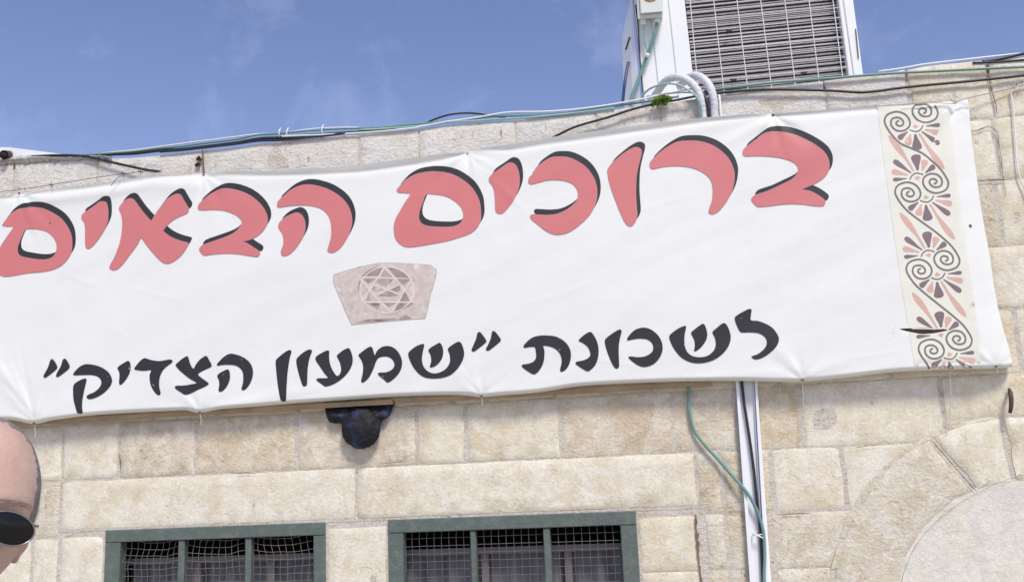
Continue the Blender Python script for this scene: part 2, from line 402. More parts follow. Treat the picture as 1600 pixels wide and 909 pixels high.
# top course: rough whitewashed blocks; joints read from the photograph
tops = [wx(px, py) for px, py in ((152,265), (317,250), (560,225), (655,212), (805,200), (931,185), (1031,172), (1123,160), (1290,160), (1420,150), (1549,150))]
tx = fill(XL, tops[0])+tops[1:]+[2.05, 2.5, XR]
ROOFL = [(0,253),(40,252),(100,248),(160,246),(200,246),(240,243),(300,238),(340,233),(400,224),(480,215),(560,208),(640,201),(700,194),(760,189),(800,186),(860,181),(900,177),(980,167),(1060,157),(1125,148),(1200,136),(1280,126),(1340,118),(1380,113),(1400,109),(1450,101),(1520,94),(1600,87)]
rl = [(P(a, b).x, P(a, b).z) for a, b in ROOFL]
def roofz(x):
    if x <= rl[0][0]: return rl[0][1]
    if x >= rl[-1][0]: return rl[-1][1]
    for i in range(len(rl)-1):
        if rl[i][0] <= x <= rl[i+1][0]:
            t = (x-rl[i][0])/(rl[i+1][0]-rl[i][0]); return rl[i][1]*(1-t)+rl[i+1][1]*t
for i in range(len(tx)-1):
    a, b = tx[i], tx[i+1]
    xs = np.linspace(a, b, max(3, int((b-a)/.07)))
    topline = [(x, roofz(x)-.004+.006*noise.noise(Vector((x*9, 2, 0)))) for x in xs[::-1]]
    mt = M['stone_white'] if b < 1.0 else random.choice([M['stone_white'], M['stone_a']])
    stone([(a, Z[1]), (b, Z[1])]+topline, mat=mt, proud=random.uniform(.001, .004), rough=1.6, gap=.003)
R = lambda pts: [wx(px, py) for px, py in pts]
# courses under the banner (mostly hidden) with the visible right-hand ends
row(1, fill(XL, wx(1549,190))+[1.95, 2.4, XR], rough=1.3)
row(2, fill(XL, wx(1560,330))+[2.1, 2.6, XR], rough=1.3)
row(3, fill(XL, 1.10)+[1.62, 2.2, XR])
row(4, fill(XL, .9)+[1.39, 1.95, 2.5, XR])
# course just below the banner
j0 = R([(187,700),(305,700),(463,690),(652,680),(728,675),(876,665),(1050,650),(1150,650),(1252,640),(1472,630)])
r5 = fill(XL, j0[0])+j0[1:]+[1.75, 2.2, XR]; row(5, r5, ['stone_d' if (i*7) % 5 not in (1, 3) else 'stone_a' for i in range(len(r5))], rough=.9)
# lintel course
j1 = R([(94,790),(557,770),(1088,750),(1127,750),(1205,740),(1318,740)])
xs1 = fill(XL, j1[0])
row(6, xs1)
for a, b, mt in ((0,1,'stone_a'),(1,2,'stone_a'),(2,3,'stone_c'),(3,4,'stone_c'),(4,5,'stone_a')): brick(j1[a], j1[b], WT+.006 if a < 2 else Z[7], Z[6], mat=M[mt])
brick(j1[5], ARC_C[0]-.02, Z[7], Z[6], mat=M['stone_b'])
brick(ARC_C[0]+.3, XR, Z[7], Z[6]) if False else None
row(6, [ARC_C[0]+.42, 2.4, XR])
# courses beside the windows
j2 = R([(50,870),(93,870)])
for k in range(7, 13):
    a = fill(XL, j2[0] if k == 7 else j2[0]-random.uniform(-.1, .1)); a[-1] = a[-1]
    if k == 7: row(k, a+[j2[1]]); brick(j2[1], W1[0]-.006, Z[8], Z[7], mat=M['stone_b'])
    else: row(k, a[:-1]+[W1[0]-.006])
    if Z[k] > WB+.05:
        if k % 2 == 1: 
            brick(W1[1]+.006, W2[0]-.006, Z[k+1]-.12, Z[k], mat=M['stone_b']) if k == 7 else brick(W1[1]+.006, W2[0]-.006, Z[k+1], Z[k]-.12)
        else: brick(W1[1]+.006, W2[0]-.006, Z[k+1]-(0 if k > 8 else 0), Z[k]-.12) if k == 8 else brick(W1[1]+.006, W2[0]-.006, Z[k+1]-.12, Z[k])
    else: row(k, fill(W1[0]-.006, W2[1]+.006))
    c = j1[2]-.004
    brick(W2[1]+.004, c, Z[k+1], Z[k], mat=M['stone_a'])
    brick(c+.022, j1[3], Z[k+1]+(.0), Z[k], mat=M['stone_c'])
    xr = ARC_C[0]-R_OUT
    brick(j1[3], j1[4]-.02, Z[k+1], Z[k], mat=M['stone_c'])
    brick(j1[4]-.02, ARC_C[0]-.1 if Z[k] > ARC_C[1] else xr, Z[k+1], Z[k], mat=M['stone_c'])
    brick(ARC_C[0]+(.1 if Z[k] > ARC_C[1] else R_OUT), XR, Z[k+1], Z[k])
# voussoirs of the arch
def wedge(a0, a1, mt, b0=None, b1=None):
    b0 = a0 if b0 is None else b0; b1 = a1 if b1 is None else b1
    n = max(3, int(abs(a1-a0)/6)); A = [math.radians(a0+(a1-a0)*i/n) for i in range(n+1)]; B = [math.radians(b0+(b1-b0)*i/n) for i in range(n+1)]
    o = [(ARC_C[0]+R_OUT*math.cos(a), ARC_C[1]+R_OUT*math.sin(a)) for a in A]; i_ = [(ARC_C[0]+R_IN*math.cos(a), ARC_C[1]+R_IN*math.sin(a)) for a in B[::-1]]
    stone(o+i_, mat=M[mt], arc=False, proud=.003, gap=.0075)
def ang(px, py): q = P(px, py); return math.degrees(math.atan2(q.z-ARC_C[1], q.x-ARC_C[0]))
AJ, AJ2 = ang(1457,690), ang(1528,770)
wedge(180, AJ, 'stone_c', None, AJ2); wedge(AJ, 93, 'stone_b', AJ2); wedge(93, 64, 'stone_a'); wedge(64, 32, 'stone_b'); wedge(32, 0, 'stone_a')
for k in range(8, 13):
    zt = min(Z[k], ARC_C[1]-.005); 
    if zt-Z[k+1] < .1: continue
    for s_ in (-1, 1):
        x0, x1 = sorted((ARC_C[0]+s_*R_IN, ARC_C[0]+s_*R_OUT)); brick(x0, x1, Z[k+1], zt, arc=False, mat=M['stone_a'])
# smooth infill of the blocked arch, set a little back
n = 40; ring = [(ARC_C[0]+(R_IN+.015)*math.cos(math.pi*i/n), ARC_C[1]+(R_IN+.015)*math.sin(math.pi*i/n)) for i in range(n+1)]+[(ARC_C[0]-R_IN-.015, .03), (ARC_C[0]+R_IN+.015, .03)]
v2, t2 = cdt_fill(dense(ring, .03), .04)
mesh_obj('arch_infill', [(x, -.0015+.002*noise.noise(Vector((x*5, z*5, 0))), z) for x, z in v2], [tuple(reversed(t)) if False else t for t in t2], M['infill'], bld, True)
# mortar sheet behind the faces, with the two window openings left out
mv = MB()
def slab(x0, x1, z0, z1, y0=.0006, y1=.28): mv.box((x0, y0, z0), (x1, y1, z1))
ztop = min(z for _, z in rl)-.03
slab(XL, XR, WT-.002, 3.195); slab(XL, W1[0]+.004, 0, WT-.003); slab(W1[1]-.004, W2[0]+.004, 0, WT-.003)
slab(W2[1]-.004, ARC_C[0]-R_IN, 0, WT-.003); slab(ARC_C[0]-R_IN, ARC_C[0]+R_IN, 0, WT-.003, .03); slab(ARC_C[0]+R_IN, XR, 0, WT-.003)
slab(W1[0]-.01, W1[1]+.01, 0, WB-.01); slab(W2[0]-.01, W2[1]+.01, 0, WB-.01)
mv.build('mortar', M['mortar'], bld)
# side and back walls, roof slab
m = MB(); m.box((XL, .2, 0), (XL+.3, 4.2, 3.1)); m.box((XR-.3, .2, 0), (XR, 4.2, 3.1)); m.box((XL, 3.9, 0), (XR, 4.2, 3.1)); m.build('side_wall', M['stone_a'], bld)
m = MB(); m.box((XL, .281, 3.08), (XR, 4.2, 3.17)); m.build('roof', M['roofing'], bld)
m = MB(); m.box((XL+.3, .28, .001), (XR-.3, 3.9, .01)); m.build('room_floor', M['dark'], bld)

def crack_shade(pix, w0, name='crack_shade'):
    pts = catmull(pix, 4, False); Lf = []; Rt = []; n_ = len(pts)
    for i, (a, b) in enumerate(pts):
        w = w0*(.35+1.3*abs(noise.noise(Vector((a*.13, b*.13, 3)))))*min(1, .25+min(i, n_-1-i)*.4); jx = 1.2*noise.noise(Vector((a*.2, b*.2, 7)))
        t = Vector((pts[min(i+1, n_-1)][0]-pts[max(i-1, 0)][0], pts[min(i+1, n_-1)][1]-pts[max(i-1, 0)][1])).normalized(); Lf.append(P(a-t.y*w+jx, b+t.x*w, -.0102)); Rt.append(P(a+t.y*w+jx, b-t.x*w, -.0102))
    o = mesh_obj(name, Lf+Rt, [(i, n_+i, n_+i+1, i+1) for i in range(n_-1)], M['crack_shade'], bld); return o
crack_shade([(1087,803),(1088.5,830),(1091,855),(1092,880),(1096,909),(1099,960)], 2.6)
crack_shade([(1543,104),(1545,120),(1549,140),(1555,160),(1558,178)], 1.3); crack_shade([(1558,205),(1561,225),(1565,250),(1568,280),(1569,298)], .9); crack_shade([(1570,287),(1572,308)], .8)
crack_shade([(1527,283),(1545,281.5),(1580,281)], 1.0); crack_shade([(1517,206),(1530,203),(1545,198),(1556,204),(1561,208)], 1.0)
crack_shade([(1457,690),(1470,704),(1490,727),(1510,750),(1528,770)], 1.0); crack_shade([(1402,935),(1408,909),(1416,883),(1434,847),(1460,817),(1496,788),(1528,770),(1560,754),(1600,742),(1640,741)], .45); crack_shade([(368,739.5),(384,738),(400,739)], .9); crack_shade([(590,724),(612,722),(640,720)], .6)  # the long arc strip paints the shadow line around the arch infill
crack_shade([(187,706),(188,722),(189,735)], 1.0); crack_shade([(1335,699),(1352,696.5),(1371,695)], .7); crack_shade([(1210,804),(1240,802),(1268,801.5)], .9); crack_shade([(1205,703),(1222,701)], .8); crack_shade([(852,191),(853,204)], .5)
crack_shade([(740,204),(738,214)], .6); crack_shade([(783,200),(784,216)], .9); crack_shade([(276,660),(276,645)], .5)
# windows: green frame, two mullions, wire mesh, curtain
def window(xa, xb, pane_px, py_ref, bent, panes_lbl, top_in, lab):
    w = empty('window', ((xa+xb)/2, .05, WB), bld); w['label'] = lab
    ft = WT-top_in; e = .003
    L_, R_ = pane_px[0][0], pane_px[-1][1]
    def bar(nm, x0, x1, z0, z1, y0=-.012, y1=.045):
        bm = bmesh.new(); bmesh.ops.create_cube(bm, size=1); bmesh.ops.scale(bm, vec=(x1-x0, y1-y0, z1-z0), verts=bm.verts); bmesh.ops.translate(bm, vec=((x0+x1)/2, (y0+y1)/2, (z0+z1)/2), verts=bm.verts)
        bmesh.ops.bevel(bm, geom=bm.edges[:], offset=.003, segments=1, affect='EDGES')
        return bm_obj(nm, bm, M['green_paint'], w)
    bar('frame_top', xa, xb, ft, WT); bar('frame_bottom', xa, xb, WB, WB+.07)
    bar('frame_side', xa, L_, WB+.071, ft-.001, -.0105); bar('frame_side', R_, xb, WB+.071, ft-.001, -.0105)
    for i in range(len(pane_px)-1): bar('mullion', pane_px[i][1], pane_px[i+1][0], WB+.071, ft-.001, -.004, .035)
    for (x0, x1) in pane_px:
        mb = MB(); st = .0308; nx = int(round((x1-x0)/st)); st = (x1-x0)/nx; zt = ft+.004; z = zt; 
        def pt(x, zz):
            b = 0; dz = 0; dx = 0
            if bent:
                k = max(0, 1-(zt-zz)/.22); dz = -.013*k*math.sin(math.pi*min(1, max(0, (x-x0)/(x1-x0))))*1.0+.012*k*noise.noise(Vector((x*9, zz*9, 3))); dx = .014*k*k*math.sin((zt-zz)*26+x*5)+.006*noise.noise(Vector((x*14, zz*14, 9))); b = -.012*k*noise.noise(Vector((x*7, 1, 2)))
                dz += .003*noise.noise(Vector((x*22, zz*22, 3)))
            else: dx = .0012*noise.noise(Vector((x*14, zz*14, 9))); dz = .0012*noise.noise(Vector((x*12, zz*14, 4)))
            return Vector((x+dx, .016+b+.0016*math.sin(x*math.pi/st)*math.cos(zz*math.pi/st), zz+dz))
        for i in range(nx+1):
            xx = x0+i*st; zs = np.arange(WB+.06, zt+.02, st/2)
            mb.tube([pt(xx, a)+Vector((0, .0018*math.sin(a*math.pi/st), 0)) for a in zs], .00105, 4)
        zz = zt
        while zz > WB+.06:
            xs = np.arange(x0-.004, x1+.01, st/2); mb.tube([pt(a, zz)-Vector((0, .0018*math.sin(zz*math.pi/st), 0)) for a in xs], .00105, 4); zz -= st
        o = mb.build('wire_mesh', M['wire'] if bent else M['wire_dark'], w, True); o['kind'] = 'stuff'
    # reveal and curtain
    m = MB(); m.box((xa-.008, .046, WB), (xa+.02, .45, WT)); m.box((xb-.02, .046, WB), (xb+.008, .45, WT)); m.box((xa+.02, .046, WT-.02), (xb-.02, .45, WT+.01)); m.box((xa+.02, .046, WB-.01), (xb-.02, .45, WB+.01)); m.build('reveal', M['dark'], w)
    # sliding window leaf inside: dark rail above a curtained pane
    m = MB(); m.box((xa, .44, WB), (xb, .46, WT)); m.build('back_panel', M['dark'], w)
    V = []; F = []; nn = 90; zc = P(700, 866, .14).z
    for j, zz in enumerate((zc, zc-.05, WB+.02)):
        for i in range(nn+1):
            x = xa+.03+(xb-xa-.06)*i/nn; V.append((x, .14+.012*math.sin(x*70)+.008*math.sin(x*31+j), zz))
    for j in range(2):
        for i in range(nn): F.append((j*(nn+1)+i, (j+1)*(nn+1)+i, (j+1)*(nn+1)+i+1, j*(nn+1)+i+1))
    mesh_obj('curtain', V, F, M['curtain'], w, True)
    m = MB()
    for (x0, x1) in pane_px: m.box((x0+.002, .10, WB+.08), (x0+.03, .12, zc+.01)) if False else None
    m.box((xa+.02, .10, zc+.0), (xb-.02, .125, zc+.028)); 
    for fr in (.36, .70): x = xa+(xb-xa)*fr; m.box((x, .101, WB+.02), (x+.03, .126, zc-.001))
    m.build('inner_rail', M['coil_dark'], w)
    return w
def xx(px, py=870): return P(px, py, -.01).x
window(W1[0], W1[1], [(xx(187), xx(276.5)), (xx(286.5), xx(381.5)), (xx(391), xx(489.5))], 870, True, None, .052, 'left window whose wire mesh is bent and sagging')
window(W2[0], W2[1], [(xx(630.5), xx(735)), (xx(743.5), xx(850)), (xx(860.5), xx(972))], 870, False, None, .054, 'right window with straight wire mesh')
# sills
for a, b in (W1, W2): m = MB(); m.box((a-.05, -.05, WB-.07), (b+.05, .2, WB-.012)); m.build('window_sill', M['stone_b'], bld)
# ------------------------------------------------------------ banner
TOP = [(-170,322),(-90,316),(0,308),(30,303),(60,299),(100,293),(150,287),(200,280),(245,274),(290,272),(318,271),(350,268),(440,266),(560,258),(640,247),(700,240),(732,237),(760,231),(800,225),(870,213),(1000,196),(1100,184),(1170,179),(1208,178),(1300,171),(1380,165),(1440,160),(1490,157),(1512,153)]
RIGHT = [(1512,153),(1515,180),(1518,215),(1524,260),(1532,320),(1540,365),(1547,402),(1552,440),(1560,484),(1568,515),(1577,545),(1582,570)]
BOT = [(-170,668),(-90,664),(-40,660),(0,656),(25,657),(53,662),(85,656),(140,649),(200,645),(260,642),(290,641),(312,645),(345,639),(400,635),(475,629),(550,624),(625,619),(700,617),(735,618.5),(752,620.5),(780,618),(840,613),(900,604),(960,600),(1060,596),(1150,595),(1220,596.5),(1254,596.5),(1320,590),(1400,581),(1480,577.5),(1555,575.5),(1582,573)]
TL, BL = catmull(TOP, 6, False), catmull(BOT, 6, False)
def interp(line, x):
    for i in range(len(line)-1):
        if line[i][0] <= x <= line[i+1][0]:
            t = (x-line[i][0])/max(1e-6, line[i+1][0]-line[i][0]); return line[i][1]*(1-t)+line[i+1][1]*t
    return line[0][1] if x < line[0][0] else line[-1][1]
GTOP = [(30,302),(318,273),(731,240),(1208,180),(1492,159)]
GBOT = [(53,660),(312,643),(752,618),(1254,593),(1556,572)]
TLx = np.array([p[0] for p in TL]); TLy = np.array([p[1] for p in TL]); BLx = np.array([p[0] for p in BL]); BLy = np.array([p[1] for p in BL])
def sst(a, b, x):
    t = min(1, max(0, (x-a)/(b-a))); return t*t*(3-2*t)
CRX = [-170,-100,30,80,120,200,300,318,330,400,480,560,640,690,722,733,760,800,900,1000,1100,1190,1208,1215,1300,1370,1440,1492,1600]
CRY = [3,6,0,4,5,4,1,0,4,6.5,8.5,10,10.5,8,2,0,3,8.5,9.5,8,6,3,0,3.5,4,3.5,2.5,0,0]
CREASES = [(733,243,800,345,3.2,.0012),(731,243,690,300,3,-.0010),(1210,183,1245,270,3.2,.0012),(1206,183,1160,235,3,.0010),(318,276,372,345,3,.0010),(30,306,75,372,3,.0014),(52,652,12,560,3.5,.0018),(52,652,30,540,3,-.0012),(752,615,706,560,3,.0012),(752,615,800,568,3,.0010),(312,641,270,600,3,.0011),(1254,590,1225,545,3,.0011),(1555,570,1500,520,3.5,.0014),
 (110,432,150,446,3,.0008),(60,540,100,600,3,-.0008),(1490,162,1455,215,3.5,.0016),(1494,162,1502,260,3.5,-.0014),(840,470,930,440,4,.0007),(560,560,620,545,3.5,.0006),(1000,330,1090,300,4,.0008),(1280,380,1360,330,5,.0009),(1330,560,1400,548,3,.0009),(600,300,560,380,5,-.0006),(200,450,290,470,4,.0006),(930,560,1010,575,3,.0008)]
def hb(px, py):
    """how far the cloth stands off the wall there (m)"""
    ty = float(np.interp(px, TLx, TLy)); by = float(np.interp(px, BLx, BLy)); v = (py-ty)/(by-ty)
    h = .042+.046*v
    # slow billow and faint diagonal tension
    h += .008*noise.noise(Vector((px/420, py/260, 1)))+.0038*noise.noise(Vector((px/110+py/90, py/160, 4)))
    h += .0011*noise.noise(Vector((px/38, py/55, 9)))+.0016*noise.noise(Vector((px/60+py/30, py/70, 12)))
    # tension folds fanning from the eyelets
    for i, (gx, gy) in enumerate(GTOP):
        dx, dy = px-gx, py-gy; rr = math.hypot(dx, dy)
        if rr < 170:
            th = math.atan2(dy, dx); h += .0042*math.exp(-rr/42)*(rr/(rr+8))*math.sin(th*9+i*1.7)
            h -= .010*math.exp(-(rr/14)**2)
    for i, (gx, gy) in enumerate(GBOT):
        dx, dy = px-gx, py-gy; rr = math.hypot(dx, dy)
        if rr < 150:
            th = math.atan2(dy, dx); h += .0035*math.exp(-rr/38)*(rr/(rr+8))*math.sin(th*8+i*2.1)
            h -= .008*math.exp(-(rr/12)**2)
    # the sagging bulge and crease below the top edge between eyelets
    d = py-ty
    c = float(np.interp(px, CRX, CRY))
    if c > .3:
        if d < c: h += .0014*(c-d)
        h -= .0026*math.exp(-((d-c-1.5)/2.6)**2); h += .0012*math.exp(-((d-c-11)/9.0)**2)
    if px < 318: h += .006*math.exp(-((d-15)/9)**2)*sst(20, 90, px)*(1-sst(250, 318, px))
    # long slanting folds
    def fold(x0, y0, x1, y1, wdt, amp):
        if not (min(x0, x1)-30 < px < max(x0, x1)+30 and min(y0, y1)-45 < py < max(y0, y1)+45): return 0
        ux, uy = x1-x0, y1-y0; Ln = math.hypot(ux, uy); ux /= Ln; uy /= Ln
        s_ = (px-x0)*ux+(py-y0)*uy; t_ = -(px-x0)*uy+(py-y0)*ux
        if s_ < -20 or s_ > Ln+20: return 0
        e = sst(-20, Ln*.25, s_)*(1-sst(Ln*.6, Ln+20, s_)); return amp*e*math.exp(-(t_/wdt)**2)*(1+.0*s_)
    h += fold(60,480,45,640,7,0)+fold(-10,560,50,655,9,.005)+fold(10,600,52,655,5,-.004)+fold(30,305,60,370,5,.004)+fold(34,305,90,360,4,-.003)
    h += fold(731,242,820,330,5,.0025)+fold(731,242,660,300,5,-.0025)+fold(1208,182,1120,230,8,.0035)+fold(1208,182,1290,240,8,-.002)
    h += fold(1492,160,1400,235,7,.004)+fold(1492,160,1440,260,7,-.003)+fold(1492,160,1500,330,7,.004)+fold(318,275,250,330,8,.004)+fold(318,275,200,300,7,-.003)
    h += fold(880,560,1060,430,22,.003)+fold(1000,290,1400,200,26,.003)+fold(300,470,520,380,26,.002)+fold(1180,520,1420,330,30,-.003)+fold(100,330,360,300,14,-.002)
    h += fold(330,640,520,600,9,.003)+fold(752,616,690,560,9,.0025)+fold(1254,592,1200,530,9,.0025)+fold(1254,592,1330,560,10,.002)+fold(1050,600,1250,575,9,.0025)
    for cr_ in CREASES: h += fold(*cr_)
    # right side turned back along a rod
    rx = np.interp(py, [153,260,402,484,573], [1512,1524,1547,1560,1582]); e = rx-px
    if e < 46: h -= .030*(1-e/46)**2.2
    if 8 < e < 60: h += .0035*math.exp(-((e-38)/9)**2)
    # the bottom hem curls back
    eb = by-py
    if eb < 5.5: h -= .026*(1-eb/5.5)**1.5
    # slack over the tear
    return max(h, .010)
def BP(px, py, off=0.0): 
    return P(px, py, -(hb(px, py)+off))
ban = empty('banner', P(700, 400, -.05))
tag(ban, 'long white vinyl banner with red and black Hebrew lettering hung across the stone wall', 'banner')
def z2p(pts, ox, oy, s): return [(ox+a/s, oy+b/s) for a, b in pts]

def vinyl(name, col, rough=.52, var=.02, bump=.25, sub=0.0, sc_=3.5):
    m, nt, b = newmat(name); n = nt.nodes; l = nt.links.new
    tcx = n.new('ShaderNodeTexCoord'); t = n.new('ShaderNodeTexNoise'); t.inputs['Scale'].default_value = sc_; t.inputs['Detail'].default_value = 7; t.inputs['Roughness'].default_value = .6
    geo = n.new('ShaderNodeNewGeometry'); l(geo.outputs['Position'], t.inputs['Vector'])
    mx = n.new('ShaderNodeMix'); mx.data_type = 'RGBA'; mx.inputs['A'].default_value = (*[c*(1-var*2) for c in col], 1); mx.inputs['B'].default_value = (*[min(1, c*(1+var)) for c in col], 1)
    l(t.outputs['Fac'], mx.inputs['Factor'])
    # scuffs
    t3 = n.new('ShaderNodeTexNoise'); t3.inputs['Scale'].default_value = 60; t3.inputs['Detail'].default_value = 4; l(geo.outputs['Position'], t3.inputs['Vector'])
    rp = n.new('ShaderNodeValToRGB'); rp.color_ramp.elements[0].position = .70; rp.color_ramp.elements[1].position = .76; l(t3.outputs['Fac'], rp.inputs[0])
    sc = n.new('ShaderNodeMath'); sc.operation = 'MULTIPLY'; sc.inputs[1].default_value = sub; l(rp.outputs[0], sc.inputs[0])
    m2 = n.new('ShaderNodeMix'); m2.data_type = 'RGBA'; m2.inputs['B'].default_value = (.7, .7, .7, 1); l(sc.outputs[0], m2.inputs['Factor']); l(mx.outputs['Result'], m2.inputs['A'])
    l(m2.outputs['Result'], b.inputs['Base Color']); b.inputs['Roughness'].default_value = rough; b.inputs['Specular IOR Level'].default_value = .35
    t2 = n.new('ShaderNodeTexNoise'); t2.inputs['Scale'].default_value = 22; t2.inputs['Detail'].default_value = 5; l(geo.outputs['Position'], t2.inputs['Vector'])
    bp = n.new('ShaderNodeBump'); bp.inputs['Strength'].default_value = bump; bp.inputs['Distance'].default_value = .004; l(t2.outputs['Fac'], bp.inputs['Height']); l(bp.outputs[0], b.inputs['Normal'])
    return m
M['vinyl'] = vinyl('white_vinyl', (.765, .77, .725))
M['red_ink'] = vinyl('faded_red_print', (.60, .19, .185), sub=.12)
M['black_ink'] = vinyl('charcoal_print', (.033, .034, .033), sub=.2)
M['grey_ink'] = vinyl('dark_grey_print', (.027, .027, .030), sub=.6)
M['cream_ink'] = vinyl('cream_print', (.76, .75, .63))
M['plum_ink'] = vinyl('plum_print', (.215, .155, .165))
M['peach_ink'] = vinyl('peach_print', (.64, .41, .34))
M['line_ink'] = vinyl('grey_line_print', (.19, .17, .16))
M['violet_edge'] = vinyl('letter_edge_print', (.42, .27, .33))
M['emb_a'] = vinyl('printed_stone', (.65, .565, .495), var=.24, sc_=38)
M['emb_b'] = vinyl('printed_stone_dark', (.40, .31, .265), var=.25, sc_=30)
M['emb_c'] = vinyl('printed_stone_light', (.80, .75, .72), var=.05)
M['emb_e'] = vinyl('printed_stone_edge', (.45, .42, .42), var=.1)
M['emb_d'] = vinyl('printed_stone_mid', (.48, .39, .34), var=.2, sc_=30)
TEAR = [(1406,513.6),(1425,512.6),(1450,513.4),(1468,513.2),(1481,515.5),(1468,518.8),(1456,520.8),(1440,521.6),(1428,519.6),(1416,517)]
# sheet
nx, ny = 620, 150
V = []; F = []; px_ = np.linspace(-170, 1582, nx+1)
for j in range(ny+1):
    v = j/ny
    for i in range(nx+1):
        u = i/nx; X_ = -170+1752*u
        # right edge slants: blend columns towards the right outline
        if X_ > 1200:
            k = (X_-1200)/382; yt = float(np.interp(1200+k*312, TLx, TLy)); yb = float(np.interp(X_, BLx, BLy)); yy = yt+(yb-yt)*v
            ry = 153+(573-153)*v; rx = float(np.interp(ry, [p[1] for p in RIGHT], [p[0] for p in RIGHT])); xx_ = 1200+k*(rx-1200)
            yt2 = float(np.interp(xx_, TLx, TLy)); yy = max(yy, yt2) if v < .02 else yy
        else:
            xx_ = X_; yt = float(np.interp(X_, TLx, TLy)); yb = float(np.interp(X_, BLx, BLy)); yy = yt+(yb-yt)*v
        V.append((xx_, yy))
def in_tear(x, y): return pt_in((x, y), TEAR)
for j in range(ny):
    for i in range(nx):
        a = j*(nx+1)+i; q = (a, a+nx+1, a+nx+2, a+1); F.append(q)
# open the slit by pushing the cloth above and below it apart
W3 = []; slit_y = 516.0
keepF = []
def uvpos(i, j): return V[j*(nx+1)+i]
PI0 = min(i for i in range(nx) if uvpos(i, int(ny*.86))[0] > 1396); PI1 = min(i for i in range(nx) if uvpos(i, int(ny*.86))[0] > 1490)
js = [j for j in range(ny) if 505 < uvpos(PI0, j)[1] and uvpos(PI1, j)[1] < 527]; PJ0, PJ1 = min(js)-2, max(js)+3
for j in range(ny):
    for i in range(nx):
        if PI0 <= i < PI1 and PJ0 <= j < PJ1: continue
        keepF.append(F[j*nx+i])
for (x, y) in V:
    W3.append(BP(x, y))
nV = len(W3)
loop = [uvpos(i, PJ0) for i in range(PI0, PI1)]+[uvpos(PI1, j) for j in range(PJ0, PJ1)]+[uvpos(i, PJ1) for i in range(PI1, PI0, -1)]+[uvpos(PI0, j) for j in range(PJ1, PJ0, -1)]
if poly_area(loop) < 0: loop = loop[::-1]
tv, tt = cdt_fill(loop, 3.4, [catmull(TEAR, 3)])
patch_v = []
for x, y in tv:
    p_ = BP(x, y); e_ = math.exp(-(((y-515.5)/4.5)**2))*max(0, 1-abs((x-1442)/38)**2); p_.y -= e_*(.002 if y < 515 else -.006); patch_v.append(p_)
# thin hem returning behind the bottom and right edges
hem = []
for i in range(nx+1):
    x, y = V[ny*(nx+1)+i]; p = W3[ny*(nx+1)+i]
    hem.append(Vector((p.x, p.y+.016, p.z+.004+.004*noise.noise(Vector((x/40, 0, 0)))))) 
for i in range(nx): keepF.append((ny*(nx+1)+i, nV+i, nV+i+1, ny*(nx+1)+i+1))
hem2 = [Vector((p.x, p.y+.012, p.z+.035)) for p in hem]
for i in range(nx): keepF.append((nV+i, nV+nx+1+i, nV+nx+2+i, nV+i+1))
nb_ = nV+len(hem)+len(hem2); keepF += [tuple(nb_+a for a in t) for t in tt]
sheet = mesh_obj('sheet', W3+hem+hem2+patch_v, keepF, M['vinyl'], ban, True)
bmx = bmesh.new(); bmx.from_mesh(sheet.data); bmesh.ops.remove_doubles(bmx, verts=bmx.verts, dist=.00002); bmesh.ops.recalc_face_normals(bmx, faces=bmx.faces); bmx.to_mesh(sheet.data); bmx.free()

def printed(name, poly, mat, off, parent, step=7, holes=(), crv=True, sub=4):
    p = catmull(poly, sub) if crv else dense(poly, 6)
    hs = [catmull(h, sub) for h in holes]
    if poly_area(p) < 0: p = p[::-1]
    v2, t2 = cdt_fill(p, step, hs)
    o = mesh_obj(name, [BP(x, y, off) for x, y in v2], t2, mat, parent, True)
    # normals towards the street
    if len(o.data.polygons):
        if sum(q.normal.y for q in o.data.polygons) > 0: o.data.flip_normals()
    return o
def grow(poly, a):
    if poly_area(poly) < 0: poly = poly[::-1]
    n_ = len(poly); out_ = []
    for i in range(n_):
        p, q, r_ = Vector(poly[i-1]), Vector(poly[i]), Vector(poly[(i+1) % n_]); e1 = (q-p).normalized(); e2 = (r_-q).normalized(); m_ = Vector((e1.y, -e1.x))+Vector((e2.y, -e2.x)); m_ = m_/max(m_.length, .6); out_.append((q.x+m_.x*a, q.y+m_.y*a))
    return out_
